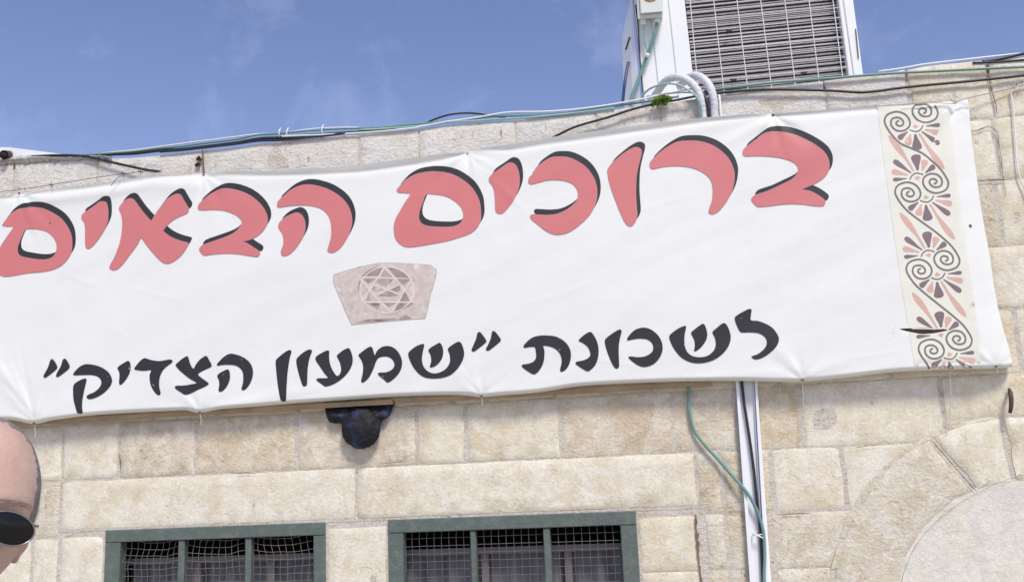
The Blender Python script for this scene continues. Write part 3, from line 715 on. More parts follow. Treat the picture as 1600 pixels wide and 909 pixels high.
RED = [
 ((0,300,6.495), [[(25,335),(60,285),(110,225),(180,178),(250,165),(320,155),(420,165),(520,205),(620,270),(690,360),(725,450),(730,560),(710,640),(640,730),(540,785),(430,808),(280,822),(150,845),(60,857),(0,842),(-60,800),(-75,730),(-40,640),(0,565),(60,470),(135,357),(80,350),(40,343)]],
   [[(265,378),(380,376),(470,400),(540,455),(575,530),(572,600),(540,655),(480,682),(400,686),(300,672),(220,655),(185,625),(178,570),(195,510),(230,430)]]),
 ((0,300,6.495), [[(1040,97),(1075,105),(1092,150),(1098,220),(1092,300),(1060,380),(1010,460),(960,525),(915,568),(885,573),(868,545),(865,470),(866,380),(855,310),(830,275),(830,240),(850,215),(880,195),(960,140),(1005,105)]], []),
 ((160,270,5.68), [[(150,310),(165,285),(185,262),(215,238),(250,228),(280,240),(310,280),(350,335),(400,395),(432,426),(438,424),(470,370),(520,300),(570,240),(620,205),(660,188),(695,198),(720,240),(750,290),(765,315),(760,345),(740,365),(680,390),(620,425),(570,470),(540,513),(542,520),(600,565),(680,600),(750,619),(762,628),(750,660),(700,730),(640,780),(590,803),(555,803),(510,775),(440,700),(385,630),(348,577),(340,577),(300,650),(240,730),(180,810),(130,855),(90,862),(65,845),(72,815),(110,745),(150,640),(170,550),(178,450),(170,380),(150,330)]], []),
 ((300,270,6.493), [[(62,345),(75,315),(100,290),(150,245),(220,200),(280,170),(350,160),(450,175),(560,215),(650,275),(720,350),(760,430),(765,500),(740,560),(690,620),(610,670),(520,694),(515,698),(560,715),(620,755),(680,795),(685,825),(665,850),(600,845),(480,825),(360,817),(220,825),(130,838),(100,820),(75,780),(85,755),(120,728),(230,690),(380,635),(450,590),(500,530),(505,495),(480,455),(420,415),(330,385),(220,375),(130,378),(80,378),(62,365)]], []),
 ((420,260,5.681), [[(75,345),(85,310),(120,275),(190,215),(270,175),(350,162),(450,178),(550,215),(640,275),(700,345),(730,420),(738,490),(725,560),(690,640),(640,715),(590,755),(545,765),(522,745),(535,700),(555,620),(555,530),(540,460),(500,400),(440,365),(360,348),(280,345),(190,350),(110,362),(80,360)],
                    [(85,530),(100,495),(150,450),(215,420),(255,412),(295,435),(320,490),(322,560),(300,630),(250,710),(200,765),(150,793),(115,785),(110,750),(128,700),(130,640),(118,590),(95,560)]], []),
 ((600,240,5.681), [[(115,325),(150,280),(200,230),(280,185),(370,165),(460,160),(560,172),(650,205),(740,265),(800,330),(845,420),(858,500),(858,580),(830,650),(770,705),(680,740),(560,775),(400,805),(280,825),(200,828),(140,800),(100,745),(88,660),(105,580),(150,500),(190,430),(235,362),(180,350),(130,345)]],
   [[(375,362),(450,362),(540,375),(620,415),(680,470),(705,530),(700,580),(670,625),(600,650),(500,652),(400,645),(340,625),(310,580),(315,510),(345,430)]]),
 ((750,220,5.68), [[(80,345),(90,320),(115,290),(190,240),(240,205),(275,195),(315,215),(340,270),(350,340),(345,410),(320,480),(280,550),(230,615),(190,645),(155,642),(138,615),(135,550),(130,470),(110,400),(85,370)]], []),
 ((750,220,5.68), [[(430,355),(440,325),(465,300),(500,240),(560,190),(630,150),(700,142),(780,148),(870,185),(950,245),(1010,330),(1035,410),(1038,490),(1020,570),(970,660),(890,740),(800,805),(720,830),(650,828),(580,795),(510,740),(455,695),(448,668),(465,655),(520,657),(600,660),(690,648),(780,605),(850,545),(870,500),(865,440),(830,390),(770,360),(690,348),(600,350),(530,368),(460,385),(435,378)]], []),
 ((930,200,5.683), [[(110,400),(112,370),(145,320),(200,270),(270,215),(330,180),(370,173),(405,190),(410,230),(390,310),(370,400),(362,500),(362,620),(372,760),(365,810),(340,855),(315,872),(285,862),(255,820),(210,720),(160,590),(125,480)]], []),
 ((930,200,5.683), [[(485,330),(490,305),(520,270),(580,215),(650,165),(730,125),(820,115),(930,120),(1040,155),(1130,215),(1195,290),(1232,380),(1235,460),(1220,540),(1185,620),(1130,700),(1080,750),(1035,765),(1010,750),(1015,715),(1040,640),(1045,540),(1030,470),(990,420),(920,375),(830,348),(730,338),(630,342),(560,355),(510,365),(490,352)]], []),
 ((1150,190,6.494), [[(70,315),(80,285),(110,255),(180,200),(250,145),(310,112),(400,103),(500,112),(620,145),(740,200),(830,255),(900,315),(940,390),(945,460),(930,520),(890,570),(820,620),(740,655),(675,684),(670,691),(750,705),(830,745),(885,785),(905,810),(895,845),(870,858),(790,855),(680,840),(560,835),(440,843),(330,858),(230,865),(200,850),(160,800),(165,775),(200,745),(320,705),(440,650),(560,590),(620,530),(632,485),(615,440),(560,400),(480,375),(380,358),(270,350),(180,350),(100,352),(75,340)]], []),
]
def build_letter(org, polys, holes, mat, shadow=None):
    """one printed glyph: face mesh, and (red ones) the offset dark copy as its sub-part"""
    obs = []
    for i, pl in enumerate(polys):
        pp = z2p(pl, *org); hh = [z2p(h, *org) for h in holes] if i == 0 else []
        obs.append(('f', pp, hh))
    V = []; F = []; Fm = []
    def addp(pl, hh, off, store):
        p = catmull(pl, 4); hs = [catmull(h, 4) for h in hh]
        if poly_area(p) < 0: p = p[::-1]
        v2, t2 = cdt_fill(p, 5.5, hs); n0 = len(store[0]); store[0] += [BP(x, y, off) for x, y in v2]; store[1] += [tuple(a+n0 for a in t) for t in t2]
    st = [[], []]
    for _, pp, hh in obs: addp(pp, hh, .0022, st)
    lt = mesh_obj('letter', st[0], st[1], mat, ban, True)
    if sum(q.normal.y for q in lt.data.polygons) > 0: lt.data.flip_normals()
    if shadow:
        st = [[], []]; dx, dy = shadow
        for _, pp, hh in obs: addp([(a+dx, b+dy) for a, b in pp], [[(a+dx, b+dy) for a, b in h] for h in hh], .0012, st)
        so = mesh_obj('letter_shadow', st[0], st[1], M['black_ink'], lt, True)
        if sum(q.normal.y for q in so.data.polygons) > 0: so.data.flip_normals()
        st = [[], []]
        for _, pp, hh in obs: addp(grow(pp, .55), [grow(h, -.55) for h in hh], .0017, st)
        so = mesh_obj('letter_outline', st[0], st[1], M['violet_edge'], lt, True)
        if sum(q.normal.y for q in so.data.polygons) > 0: so.data.flip_normals()
    return lt
for org, polys, holes in RED: build_letter(org, polys, holes, M['red_ink'], (5.7, -8.8))
B1, B2, B3, B4, B5, B6 = (50,540,7.575), (200,540,8.0), (420,530,8.264), (550,500,6.667), (800,500,8.889), (960,470,5.926)
BLACK = [
 (B1, [[(235,155),(265,180),(298,245),(285,280),(220,335),(155,378),(135,360),(150,325),(190,250),(212,180)],[(385,150),(410,170),(445,235),(435,270),(370,325),(305,370),(285,355),(295,320),(340,240),(362,170)]]),
 (B1, [[(490,330),(510,300),(560,250),(620,220),(680,218),(770,235),(850,270),(910,320),(942,380),(945,430),(915,490),(850,555),(770,605),(700,628),(660,625),(645,600),(670,575),(740,545),(800,490),(820,440),(810,395),(770,360),(700,345),(600,345),(500,348)],
       [(490,470),(520,435),(580,400),(625,385),(645,400),(635,450),(610,560),(595,650),(592,730),(597,796),(540,796),(515,730),(492,640),(485,550)]]),
 (B1, [[(1010,265),(1035,235),(1090,200),(1135,178),(1160,200),(1167,260),(1150,330),(1110,400),(1060,455),(1035,455),(1030,420),(1035,350),(1028,300)]]),
 (B2, [[(78,285),(100,250),(150,190),(190,160),(220,155),(300,180),(390,190),(460,180),(520,170),(550,180),(552,205),(500,245),(440,300),(400,380),(388,470),(395,540),(408,590),(395,612),(365,610),(320,560),(285,490),(270,420),(270,360),(285,305),(200,312),(100,300)]]),
 (B2, [[(595,240),(620,210),(680,160),(735,130),(755,150),(775,220),(800,270),(822,282),(850,230),(900,170),(960,130),(985,130),(1015,180),(1045,240),(1035,265),(980,290),(910,325),(875,355),(900,385),(960,430),(1005,465),(1000,485),(950,515),(870,550),(780,595),(715,610),(660,580),(600,540),(585,515),(605,498),(700,495),(790,480),(855,462),(780,415),(700,355),(630,290)]]),
 (B2, [[(1112,230),(1140,195),(1200,135),(1260,103),(1310,100),(1400,125),(1480,170),(1535,230),(1562,310),(1555,390),(1530,460),(1490,520),(1455,550),(1425,550),(1418,530),(1435,470),(1440,390),(1430,320),(1390,270),(1330,242),(1240,235),(1170,240),(1120,248)],
       [(1115,380),(1140,345),(1200,310),(1245,295),(1268,320),(1275,390),(1262,450),(1225,520),(1175,568),(1140,570),(1130,545),(1140,490),(1135,430)]]),
 (B3, [[(88,285),(110,245),(180,185),(240,145),(275,137),(292,160),(275,220),(255,330),(240,450),(230,600),(222,770),(210,800),(170,800),(150,770),(130,680),(110,540),(95,400)]]),
 (B3, [[(355,265),(380,225),(450,165),(510,133),(545,133),(557,155),(535,210),(515,290),(500,400),(495,560),(485,595),(460,605),(435,590),(410,520),(380,420),(360,330)]]),
 (B3, [[(602,240),(630,205),(700,165),(755,142),(780,155),(778,200),(785,290),(810,370),(850,440),(880,470),(910,455),(932,410),(930,350),(915,290),(880,220),(890,195),(960,140),(1020,113),(1045,125),(1075,200),(1083,280),(1060,360),(1010,440),(940,510),(850,570),(770,600),(725,605),(680,575),(620,530),(618,510),(650,500),(760,495),(720,440),(660,350),(612,280)]]),
 (B4, [[(68,365),(90,340),(150,295),(190,275),(212,290),(228,340),(238,365),(260,320),(310,280),(370,268),(430,285),(480,330),(515,400),(520,470),(495,540),(440,605),(375,648),(335,620),(280,575),(270,555),(290,545),(360,540),(420,510),(442,465),(425,415),(380,382),(330,378),(280,390),(250,430),(225,500),(180,590),(130,640),(105,648),(95,625),(110,560),(115,480),(100,420)]]),
 (B4, [[(585,350),(610,315),(670,270),(735,247),(752,260),(740,320),(728,400),(740,470),(775,520),(830,550),(890,550),(960,520),(1005,470),(1022,410),(1015,350),(998,305),(1020,275),(1090,230),(1125,227),(1150,265),(1168,340),(1155,410),(1110,490),(1040,560),(960,595),(860,607),(770,598),(700,560),(640,490),(600,410)],
       [(795,315),(820,285),(880,250),(910,235),(935,260),(950,320),(940,390),(900,450),(850,485),(815,490),(812,470),(825,430),(820,370),(805,335)]]),
 (B4, [[(1325,122),(1350,140),(1398,210),(1385,240),(1330,285),(1270,327),(1245,310),(1260,270),(1290,200),(1305,140)],[(1475,112),(1500,130),(1548,195),(1540,225),(1480,275),(1420,318),(1395,300),(1415,260),(1445,190),(1458,125)]]),
 (B5, [[(158,365),(180,330),(240,270),(310,230),(400,213),(500,213),(600,225),(680,260),(750,315),(800,390),(818,470),(812,550),(785,630),(740,690),(690,715),(668,700),(675,650),(690,580),(680,500),(640,430),(580,385),(500,360),(435,357),(450,420),(450,500),(435,590),(390,680),(335,740),(290,748),(230,715),(160,665),(135,635),(150,615),(220,605),(290,580),(330,530),(335,470),(325,400),(310,372),(240,372),(180,383)]]),
 (B5, [[(925,280),(960,240),(1030,185),(1085,163),(1115,180),(1165,260),(1195,350),(1203,440),(1190,540),(1150,630),(1090,690),(1050,708),(990,680),(900,620),(882,595),(900,575),(980,560),(1050,530),(1085,490),(1085,440),(1050,370),(990,320),(935,292)]]),
 (B5, [[(1290,280),(1320,240),(1400,180),(1480,133),(1510,133),(1523,160),(1505,230),(1485,340),(1482,460),(1488,620),(1478,660),(1450,670),(1420,650),(1370,560),(1320,430),(1295,340)]]),
 (B6, [[(118,350),(140,315),(190,268),(250,248),(310,252),(370,285),(420,340),(445,410),(440,480),(400,550),(340,595),(270,610),(210,590),(150,545),(130,520),(150,513),(220,520),(290,510),(345,475),(360,430),(345,385),(300,355),(230,348),(160,358),(125,365)]]),
 (B6, [[(508,330),(535,295),(600,250),(655,230),(663,250),(650,320),(650,400),(670,465),(720,508),(790,520),(860,508),(915,465),(938,410),(932,345),(908,290),(930,265),(990,215),(1020,205),(1045,230),(1070,290),(1077,350),(1055,420),(1000,490),(920,545),(820,573),(720,570),(630,530),(565,460),(525,390)],
       [(710,295),(740,265),(800,220),(825,212),(845,240),(860,310),(845,370),(800,430),(755,463),(738,458),(745,420),(742,370),(725,330)]]),
 (B6, [[(1115,155),(1140,130),(1200,95),(1250,73),(1270,85),(1265,130),(1265,178),(1330,185),(1410,215),(1470,255),(1515,320),(1523,365),(1500,420),(1440,480),(1370,525),(1310,540),(1275,525),(1275,510),(1330,490),(1390,440),(1412,385),(1395,335),(1340,300),(1260,290),(1175,290),(1145,250),(1120,190)]]),
]
for org, polys in BLACK: build_letter(org, polys, [], M['grey_ink'])

# printed stone emblem with a six-pointed star in a circle
E0 = (510,400,7.578)
emb = printed('emblem', z2p([(86,222),(250,172),(440,122),(620,86),(760,84),(900,90),(1150,105),(1230,110),(1300,165),(1290,250),(1250,400),(1232,430),(1210,560),(1170,735),(1000,745),(700,770),(300,810),(240,680),(85,310)], *E0), M['emb_a'], .0016, ban, 8, crv=False)
printed('emblem_edge', grow(z2p([(86,222),(250,172),(440,122),(620,86),(760,84),(900,90),(1150,105),(1230,110),(1300,165),(1290,250),(1250,400),(1232,430),(1210,560),(1170,735),(1000,745),(700,770),(300,810),(240,680),(85,310)], *E0), .9), M['emb_e'], .0010, emb, 8, crv=False)
circ = [(715+320*math.cos(a), 400+275*math.sin(a)) for a in [2*math.pi*i/30 for i in range(30)]]
printed('emblem_disc', z2p(circ, *E0), M['emb_a'], .0020, emb, 8, crv=False)
DK = [[(415,240),(500,165),(600,132),(670,128),(615,235)],[(720,130),(820,150),(920,200),(985,262),(830,258)],[(425,270),(580,268),(500,325)],[(835,270),(1005,272),(905,340)],[(385,290),(410,300),(400,440),(375,400)],
      [(530,395),(570,350),(680,400),(600,415)],[(760,400),(870,345),(880,400),(840,425)],[(615,468),(740,410),(855,468),(740,480)],[(470,555),(640,560),(610,630)],[(680,555),(820,556),(740,605)],[(850,558),(1025,560),(930,620),(800,655)],[(930,410),(985,530),(870,535)],[(330,790),(520,745),(700,740),(850,738),(700,765)],[(900,715),(945,695),(1010,738),(850,752)],[(640,250),(690,160),(780,250)],[(585,300),(620,272),(800,272),(700,360)],[(510,430),(525,520),(470,530)]]
for i, d_ in enumerate(DK): printed('facet', z2p(d_, *E0), M['emb_b'] if i not in (5, 8, 14, 15, 16) else M['emb_d'], .0024, emb, 9, crv=False)
def pline(name, pts, w, mat, off, parent, sub=5, taper=False):
    q = catmull(pts, sub, False) if sub > 1 else pts; Lf = []; Rt = []; n_ = len(q)
    for i in range(n_):
        a = Vector(q[max(i-1, 0)]); b = Vector(q[min(i+1, n_-1)]); t = (b-a).normalized(); nn = Vector((-t.y, t.x)); ww = w(i/(n_-1)) if callable(w) else w
        Lf.append((q[i][0]+nn.x*ww/2, q[i][1]+nn.y*ww/2)); Rt.append((q[i][0]-nn.x*ww/2, q[i][1]-nn.y*ww/2))
    V = [BP(x, y, off) for x, y in Lf]+[BP(x, y, off) for x, y in Rt]
    o = mesh_obj(name, V, [(i, i+1, n_+i+1, n_+i) for i in range(n_-1)], mat, parent, True)
    if sum(p_.normal.y for p_ in o.data.polygons) > 0: o.data.flip_normals()
    return o
for ln in ([(415,245),(600,250),(820,262),(1020,268)],[(440,545),(640,545),(850,545),(1040,548)],[(690,135),(600,265),(510,400),(425,535)],[(690,135),(820,270),(930,400),(1030,545)],[(415,262),(510,400),(640,545),(760,660)],[(1010,275),(930,400),(850,545),(765,660)],[(560,340),(720,400),(880,460)],[(600,460),(720,400),(870,335)]):
    pline('star_rib', z2p(ln, *E0), 1.15, M['emb_c'], .0028, emb, 3)
pline('disc_rim', z2p([circ[(i+20) % 30] for i in range(0, 31)], *E0), 1.2, M['emb_c'], .0028, emb, 1)

# ornament band: cream ground, running scroll, fans of petals
band = printed('border_band', [(1371,167),(1376,210),(1384,270),(1392,330),(1402,400),(1411,460),(1421,520),(1430,577),(1460,576),(1500,575),(1533,574.5),(1529,530),(1522,470),(1513,410),(1504,345),(1495,280),(1488,215),(1483,162),(1450,162),(1410,165)], M['cream_ink'], .0009, ban, 8, holes=[TEAR], crv=False)
CENT = [(1423.8,183.0), (1440.3,293.2), (1457.8,413.6), (1477.0,538.2)]
O3 = (1370,340,7.575); CZ = (665.0, 557.0)
def rel(pts): return [((a-CZ[0])/7.575, (b-CZ[1])/7.575) for a, b in pts]
SPIRAL = rel([(560,60),(680,155),(790,245),(880,330),(945,420),(980,500),(960,570),(900,608),(820,620),(740,590),(690,530),(680,470),(710,420),(770,393),(840,400),(890,440),(905,490),(890,535),(840,552),(790,540),(757,500),(765,465),(800,452),(835,465),(842,490),(825,508),(808,508)])
ARCL = rel([(525,462),(545,420),(590,388),(640,390),(685,405)])
TRI = rel([(575,445),(610,418),(645,430),(628,472)])
LEAF = rel([(270,-57),(300,30),(380,130),(470,230),(548,350),(575,355),(500,220),(440,110),(380,20),(315,-40)])
PET = [(rel([(537,382),(330,235)]), 52, 'plum_ink'), (rel([(500,408),(308,362)]), 55, 'peach_ink'), (rel([(485,450),(323,465)]), 38, 'plum_ink'), (rel([(617,350),(590,165)]), 95, 'plum_ink'), (rel([(672,357),(708,228)]), 68, 'peach_ink'), (rel([(708,382),(818,298)]), 56, 'plum_ink')]
def petal(base, tip, w):
    bx, by = base; tx_, ty_ = tip; L_ = math.hypot(tx_-bx, ty_-by); ux, uy = (tx_-bx)/L_, (ty_-by)/L_; nx_, ny_ = -uy, ux; w = w*1.22/7.575/2; o = []
    prof = [(0, .20), (.25, .42), (.5, .74), (.72, .97), (.86, .98), (.96, .66)]
    for s_, k in prof: o.append((bx+ux*L_*s_+nx_*w*k, by+uy*L_*s_+ny_*w*k))
    o.append((tx_, ty_))
    for s_, k in prof[::-1]: o.append((bx+ux*L_*s_-nx_*w*k, by+uy*L_*s_-ny_*w*k))
    return o
def topy(x): return float(np.interp(x, TLx, TLy))+3.5
def boty(x): return float(np.interp(x, BLx, BLy))-1.5
def clipband(poly):
    return [(x, min(max(y, topy(x)), boty(x))) for x, y in poly]
for ci, (cx, cy) in enumerate(CENT):
    for sgn in (1, -1):
        tr = lambda pts: [(cx+sgn*a, cy+sgn*b) for a, b in pts]
        if ci == 0 and sgn == 1:
            items = [('arc', ARCL)]
        for bt, w, mt in PET:
            b2, t2_ = tr(bt)
            if ci == 0 and sgn == 1 and b2[1] < 168 and t2_[1] < 160: continue
            pl = petal(b2, t2_, w)
            if ci == 3 and sgn == 1 and mt == 'peach_ink' and t2_[0] < 1440: continue
            pc = clipband(catmull(pl, 3))
            if max(q[1] for q in pc)-min(q[1] for q in pc) < 3: continue
            if ci in (1, 2) or not (ci == 0 and sgn == 1): 
                if ci in (0, 3): 
                    # keep only a sane clipped outline
                    if any(abs(a[1]-b[1]) > 1e-6 for a, b in zip(pc, catmull(pl, 3))):
                        q = []
                        for p_ in pc:
                            if not q or math.hypot(p_[0]-q[-1][0], p_[1]-q[-1][1]) > .25: q.append(p_)
                        if len(q) > 4 and abs(poly_area(q)) > 8: printed('petal', q, M[mt], .0014, band, 6, crv=False)
                        continue
                printed('petal', pl, M[mt], .0014, band, 6, sub=3)
        if not (ci == 3 and sgn == 1): pline('arc_line', tr(ARCL), 2.1, M['line_ink'], .0015, band) if not (ci == 0 and sgn == 1) else None
        if ci > 0 or sgn == -1: printed('small_petal', tr(TRI), M['peach_ink'], .0014, band, 6, crv=False)
        if not (ci == 0 and sgn == 1) and not (ci == 3 and sgn == -1): printed('leaf', tr(LEAF), M['peach_ink'], .0014, band, 7, sub=3)
# running scrolls
for ci in range(4):
    cx, cy = CENT[ci]
    left = [(cx-a, cy-b) for a, b in SPIRAL]          # ordered tail ... centre
    if ci < 3:
        nxp = [(CENT[ci+1][0]+a, CENT[ci+1][1]+b) for a, b in SPIRAL]
        pline('scroll', left[::-1][:-3]+nxp[3:] if False else left[::-1][:-2]+[((left[1][0]+nxp[1][0])/2*0+ (left[1][0]+nxp[0][0])/2, (left[1][1]+nxp[0][1])/2)]+nxp[1:], 2.8, M['line_ink'], .0018, band, 6)
    else:
        l2 = [p for p in left[::-1] if p[1] < boty(p[0])-1]; pline('scroll', l2+[(1452, boty(1452)-.5)], 2.8, M['line_ink'], .0018, band, 6)
cx, cy = CENT[0]; sp = [(cx+a, cy+b) for a, b in SPIRAL][4:]; sp = [(x, max(y, topy(x)+.3)) for x, y in sp]
pline('scroll', sp, 2.8, M['line_ink'], .0018, band, 5)
# torn lip curling over the slit
lip = [BP(x, y, o_) for x, y, o_ in ((1425,513.5,.001),(1431,509.5,.003),(1440,511,.004),(1452,511.8,.003),(1462,512.6,.002),(1472,514,.001))]+[BP(x, y, .001) for x, y in ((1472,514.4),(1450,514.4),(1425,514.0))]
mesh_obj('torn_lip', lip, [tuple(range(len(lip)))], M['vinyl'], ban)
# eyelets
for gx, gy in GTOP[:4]+GBOT+[(1516,353)]:
    m = MB(); c_ = BP(gx, gy, .0012); 
    ringp = [c_+Vector((.0055*math.cos(a), 0, .0055*math.sin(a))) for a in [2*math.pi*i/12 for i in range(13)]]
    m.tube(ringp, .0014, 6, False); o = m.build('eyelet', M['wire'], ban, True)
    m = MB(); m.ball(c_, .0035, 1, .25, 1, 8, 5); m.build('eyelet_hole', M['iron'], ban, True)
# ------------------------------------------------------------ batten, bundle, hook
def bar_px(name, a, b, y, h, t, mat, parent=None):
    """a straight bar between two places of the photograph"""
    p, q = P(*a, y), P(*b, y); m = MB(); up = Vector((0, 0, h/2)); th = Vector((0, t/2, 0))
    f_ = [p-up-th, q-up-th, q+up-th, p+up-th]; bk = [p-up+th, q-up+th, q+up+th, p+up+th]; m.prism(f_, bk)
    return m.build(name, mat, parent)
bt = empty('batten', P(560, 640, -.02)); tag(bt, 'long thin brown wooden batten under the lower edge of the banner', 'batten')
bar_px('plank', (-160,671), (614.5,627.5), -.040, .020, .02, M['wood'], bt); bar_px('plank', (618,627.2), (1112,598.5), -.040, .017, .02, M['wood'], bt)
bn = empty('cloth_bundle', P(562, 665, -.06)); tag(bn, 'dark navy cloth bundle bulging out below the batten', 'bundle')
bm = bmesh.new(); bmesh.ops.create_icosphere(bm, subdivisions=5, radius=1); c_ = P(565, 669, -.038)
rx_ = (P(595, 668, -.045)-P(535, 668, -.045)).length/2*1.0
for v in bm.verts:
    p = v.co.copy(); k = 1.04+.08*noise.noise(p*1.8)-.09*abs(noise.noise(p*2.6+Vector((3, 1, 2))))**.7+.035*noise.noise(p*9)
    v.co = Vector((p.x*rx_*k, p.y*.042*k, p.z*rx_*.98*k))+c_
bm_obj('ball', bm, M['navy'], bn, True)
ol = [(510,629.5),(507,633),(509,645),(514,658),(523,661),(532,661),(540,668),(565,672),(590,664),(598,657),(608,650),(614,636),(613,627),(560,629)]
ol = catmull(ol, 3)
v2, t2 = cdt_fill(ol if poly_area(ol) > 0 else ol[::-1], 4)
xs_ = np.array(ol)
V = []
for x, y in v2:
    dm = float(np.min(np.hypot(xs_[:, 0]-x, xs_[:, 1]-y))); d_ = .014+.026*min(1, dm/11)**.6*sst(634, 652, y)+.012*sst(625, 640, y)+.010*noise.noise(Vector((x/6, y/6, 0)))-.016*abs(noise.noise(Vector((x/15, y/6, 2))))
    V.append(P(x, y, -d_))
nb = len(ol)
V += [P(x, y, .0) for x, y in v2[:nb]]
Fc = list(t2)+[(i, len(v2)+i, len(v2)+(i+1) % nb, (i+1) % nb) for i in range(nb)]
bm2 = MB(); bm2.v = V; bm2.f = Fc; o = bm2.build('folded_top', M['navy'], bn, True)
bmx = bmesh.new(); bmx.from_mesh(o.data); bmesh.ops.recalc_face_normals(bmx, faces=bmx.faces); bmx.to_mesh(o.data); bmx.free()
hk = MB(); hk.tube([P(1577,608,-.01), P(1578.5,612,-.045), P(1580,622,-.05), P(1580,634,-.05), P(1578,645,-.045)], [.006,.008,.0085,.008,.006], 8)
tag(hk.build('wall_hook', M['iron'], None, True), 'short dark rusty iron hook sticking out of the wall right of the banner', 'hook')
# strings from the lower eyelets
SL = [((53,662),(55,684),'short pale string tied at the lower left corner of the banner'), ((312,644),(314,664),'short pale string under the banner above the left window'), ((752,620),(753,634),'very short pale string under the middle of the banner'),
      ((1254,594),(1250,690),'long pale string hanging from the banner right of the white trunking'), ((1484,580),(1482,672),'long pale string hanging down above the arch'), ((1556,572),(1558,584),'tiny string at the lower right corner of the banner')]
for a, b, lb in SL:
    ln = abs(b[1]-a[1]); mid = ((a[0]+b[0])/2+(2.5 if ln > 50 else 1), (a[1]+b[1])/2)
    cable('string', [a, mid, b], [-.066, -.060 if ln < 50 else -.035, -.056 if ln < 50 else -.018], .0017, M['string'], lb, 'string', 5, 6)

# ------------------------------------------------------------ white trunking with its cables
tr_ = empty('cable_trunking', P(1170, 750, -.03)); tag(tr_, 'open white plastic trunking running down the wall below the banner', 'trunking')
def strip(name, L0, L1, y0, y1, mat, parent):
    """vertical strip given its left and right edges (top, bottom places)"""
    m = MB(); f_ = [P(*L0[0], y0), P(*L1[0], y0), P(*L1[1], y0), P(*L0[1], y0)]; bk = [Vector((p.x, y1, p.z)) for p in f_]; m.prism(f_, bk)
    o = m.build(name, mat, parent); b_ = bmesh.new(); b_.from_mesh(o.data); bmesh.ops.recalc_face_normals(b_, faces=b_.faces); b_.to_mesh(o.data); b_.free(); return o
def lx(x0, x1, y): return x0+(x1-x0)*(y-600)/309
def edge(x0, x1, y0=180, y1=1130): return ((lx(x0, x1, y0), y0), (lx(x0, x1, y1), y1))
strip('back_plate', edge(1150, 1173), edge(1183, 1205), -.012, -.008, M['trunk'], tr_)
strip('side_lip', edge(1150, 1172), edge(1154.5, 1177.5), -.034, -.0125, M['trunk'], tr_)
strip('side_lip', edge(1179.5, 1197), edge(1183.5, 1201.5), -.034, -.0125, M['trunk'], tr_)
strip('inner_divider', edge(1176.5, 1193), edge(1178, 1194.5), -.022, -.0125, M['shade_metal'], tr_)
cable('cable', [(1118,180),(1140,400),(1160,605),(1166,650),(1172,690),(1178,735),(1182,775),(1187,820),(1190,870),(1196,1000)], -.026, .0055, M['bcable'], 'black cable lying inside the white trunking', 'cable')
cable('cable', [(1077,585),(1076,612),(1077,640),(1084,670),(1099,692),(1122,717),(1143,741),(1165,766),(1179,789),(1188,811),(1193,832),(1195,865),(1194,909),(1196,1000)], [-.018,-.018,-.018,-.018,-.02,-.022,-.028,-.040,-.038,-.036,-.036,-.036,-.036,-.036], .0062, M['gcable'], 'green cable curving from under the banner into the white trunking', 'cable')
zt_ = MB(); zt_.tube([P(1176,836,-.02), P(1180,834,-.042), P(1188,838,-.046), P(1196,842,-.03)], .003, 6); zt_.tube([P(1176,833,-.02), P(1181,836,-.046), P(1196,833,-.03)], .0022, 6)
tag(zt_.build('cable_tie', M['trunk'], None, True), 'white tie holding the green and black cables in the trunking', 'cable tie')

# ------------------------------------------------------------ roof edge cables
cable('cable', [(-80,262),(20,250),(115,243.5),(160,240.5),(220,235),(300,226.5),(360,219),(400,211.5),(437,208),(500,203),(560,200.5),(620,197),(690,190),(740,185.5),(800,181.5),(870,178),(930,170),(1000,160),(1060,151)], -.005, .0048, M['gcable'], 'dark green cable along the left part of the roof edge', jit=.004)
cable('cable', [(50,247),(110,245),(200,240),(260,235),(330,228.5),(400,218),(430,215),(500,210.5),(560,207),(620,201)], .0, .0075, M['bcable'], 'thick black cable below the green one on the left part of the roof edge', jit=.005)
cable('cable', [(250,238),(330,230),(400,221),(440,218.5),(480,215.5),(540,209)], -.012, .005, M['bcable'], 'second black cable bundled along the left roof edge', jit=.004)
cable('cable', [(150,241),(230,232),(290,223.5),(330,219),(390,211),(440,207.5),(500,200.5),(560,199.5)], .004, .0035, M['wcable'], 'white cable on top of the green one at the left roof edge', jit=.003)
cable('cable', [(440,213),(500,211),(560,208),(640,201),(660,197),(700,190),(720,187.5),(760,181.5),(800,175.5),(860,174),(930,167),(1000,155.5),(1060,142.5),(1100,137)], -.012, .0042, M['wcable'], 'long white cable along the middle of the roof edge', jit=.002)
cable('cable', [(560,203),(640,198),(700,191.5),(760,188),(830,183),(900,176),(960,168)], -.010, .0040, M['gcable2'], 'pale green cable along the middle of the roof edge', jit=.003)
cable('cable', [(666,193),(678,187),(700,180),(725,177),(748,178),(765,181),(790,184)], .03, .0045, M['bcable'], 'black cable arching above the roof edge in the middle')
cable('cable', [(862,216),(872,211),(900,198),(950,183.5),(985,172),(1010,165.5),(1025,162.5),(1060,156),(1095,149),(1110,147)], [-.03,-.03,-.028,-.028,-.026,-.026,-.028,-.03,-.03,-.02], .0055, M['bcable'], 'black cable running down from the hoses to the top edge of the banner')
cable('cable', [(1010,151),(1060,145),(1090,146),(1100,150)], -.01, .0035, M['gcable2'], 'short pale green cable behind the small green weed')
cable('cable', [(1100,143),(1125,139),(1160,135),(1200,130),(1250,126),(1300,122.5),(1345,118.5),(1400,114.5),(1460,111.5),(1520,108.5),(1570,106),(1620,103),(1720,92)], -.018, .0058, M['gcable'], 'green cable below the air conditioner along the right roof edge')
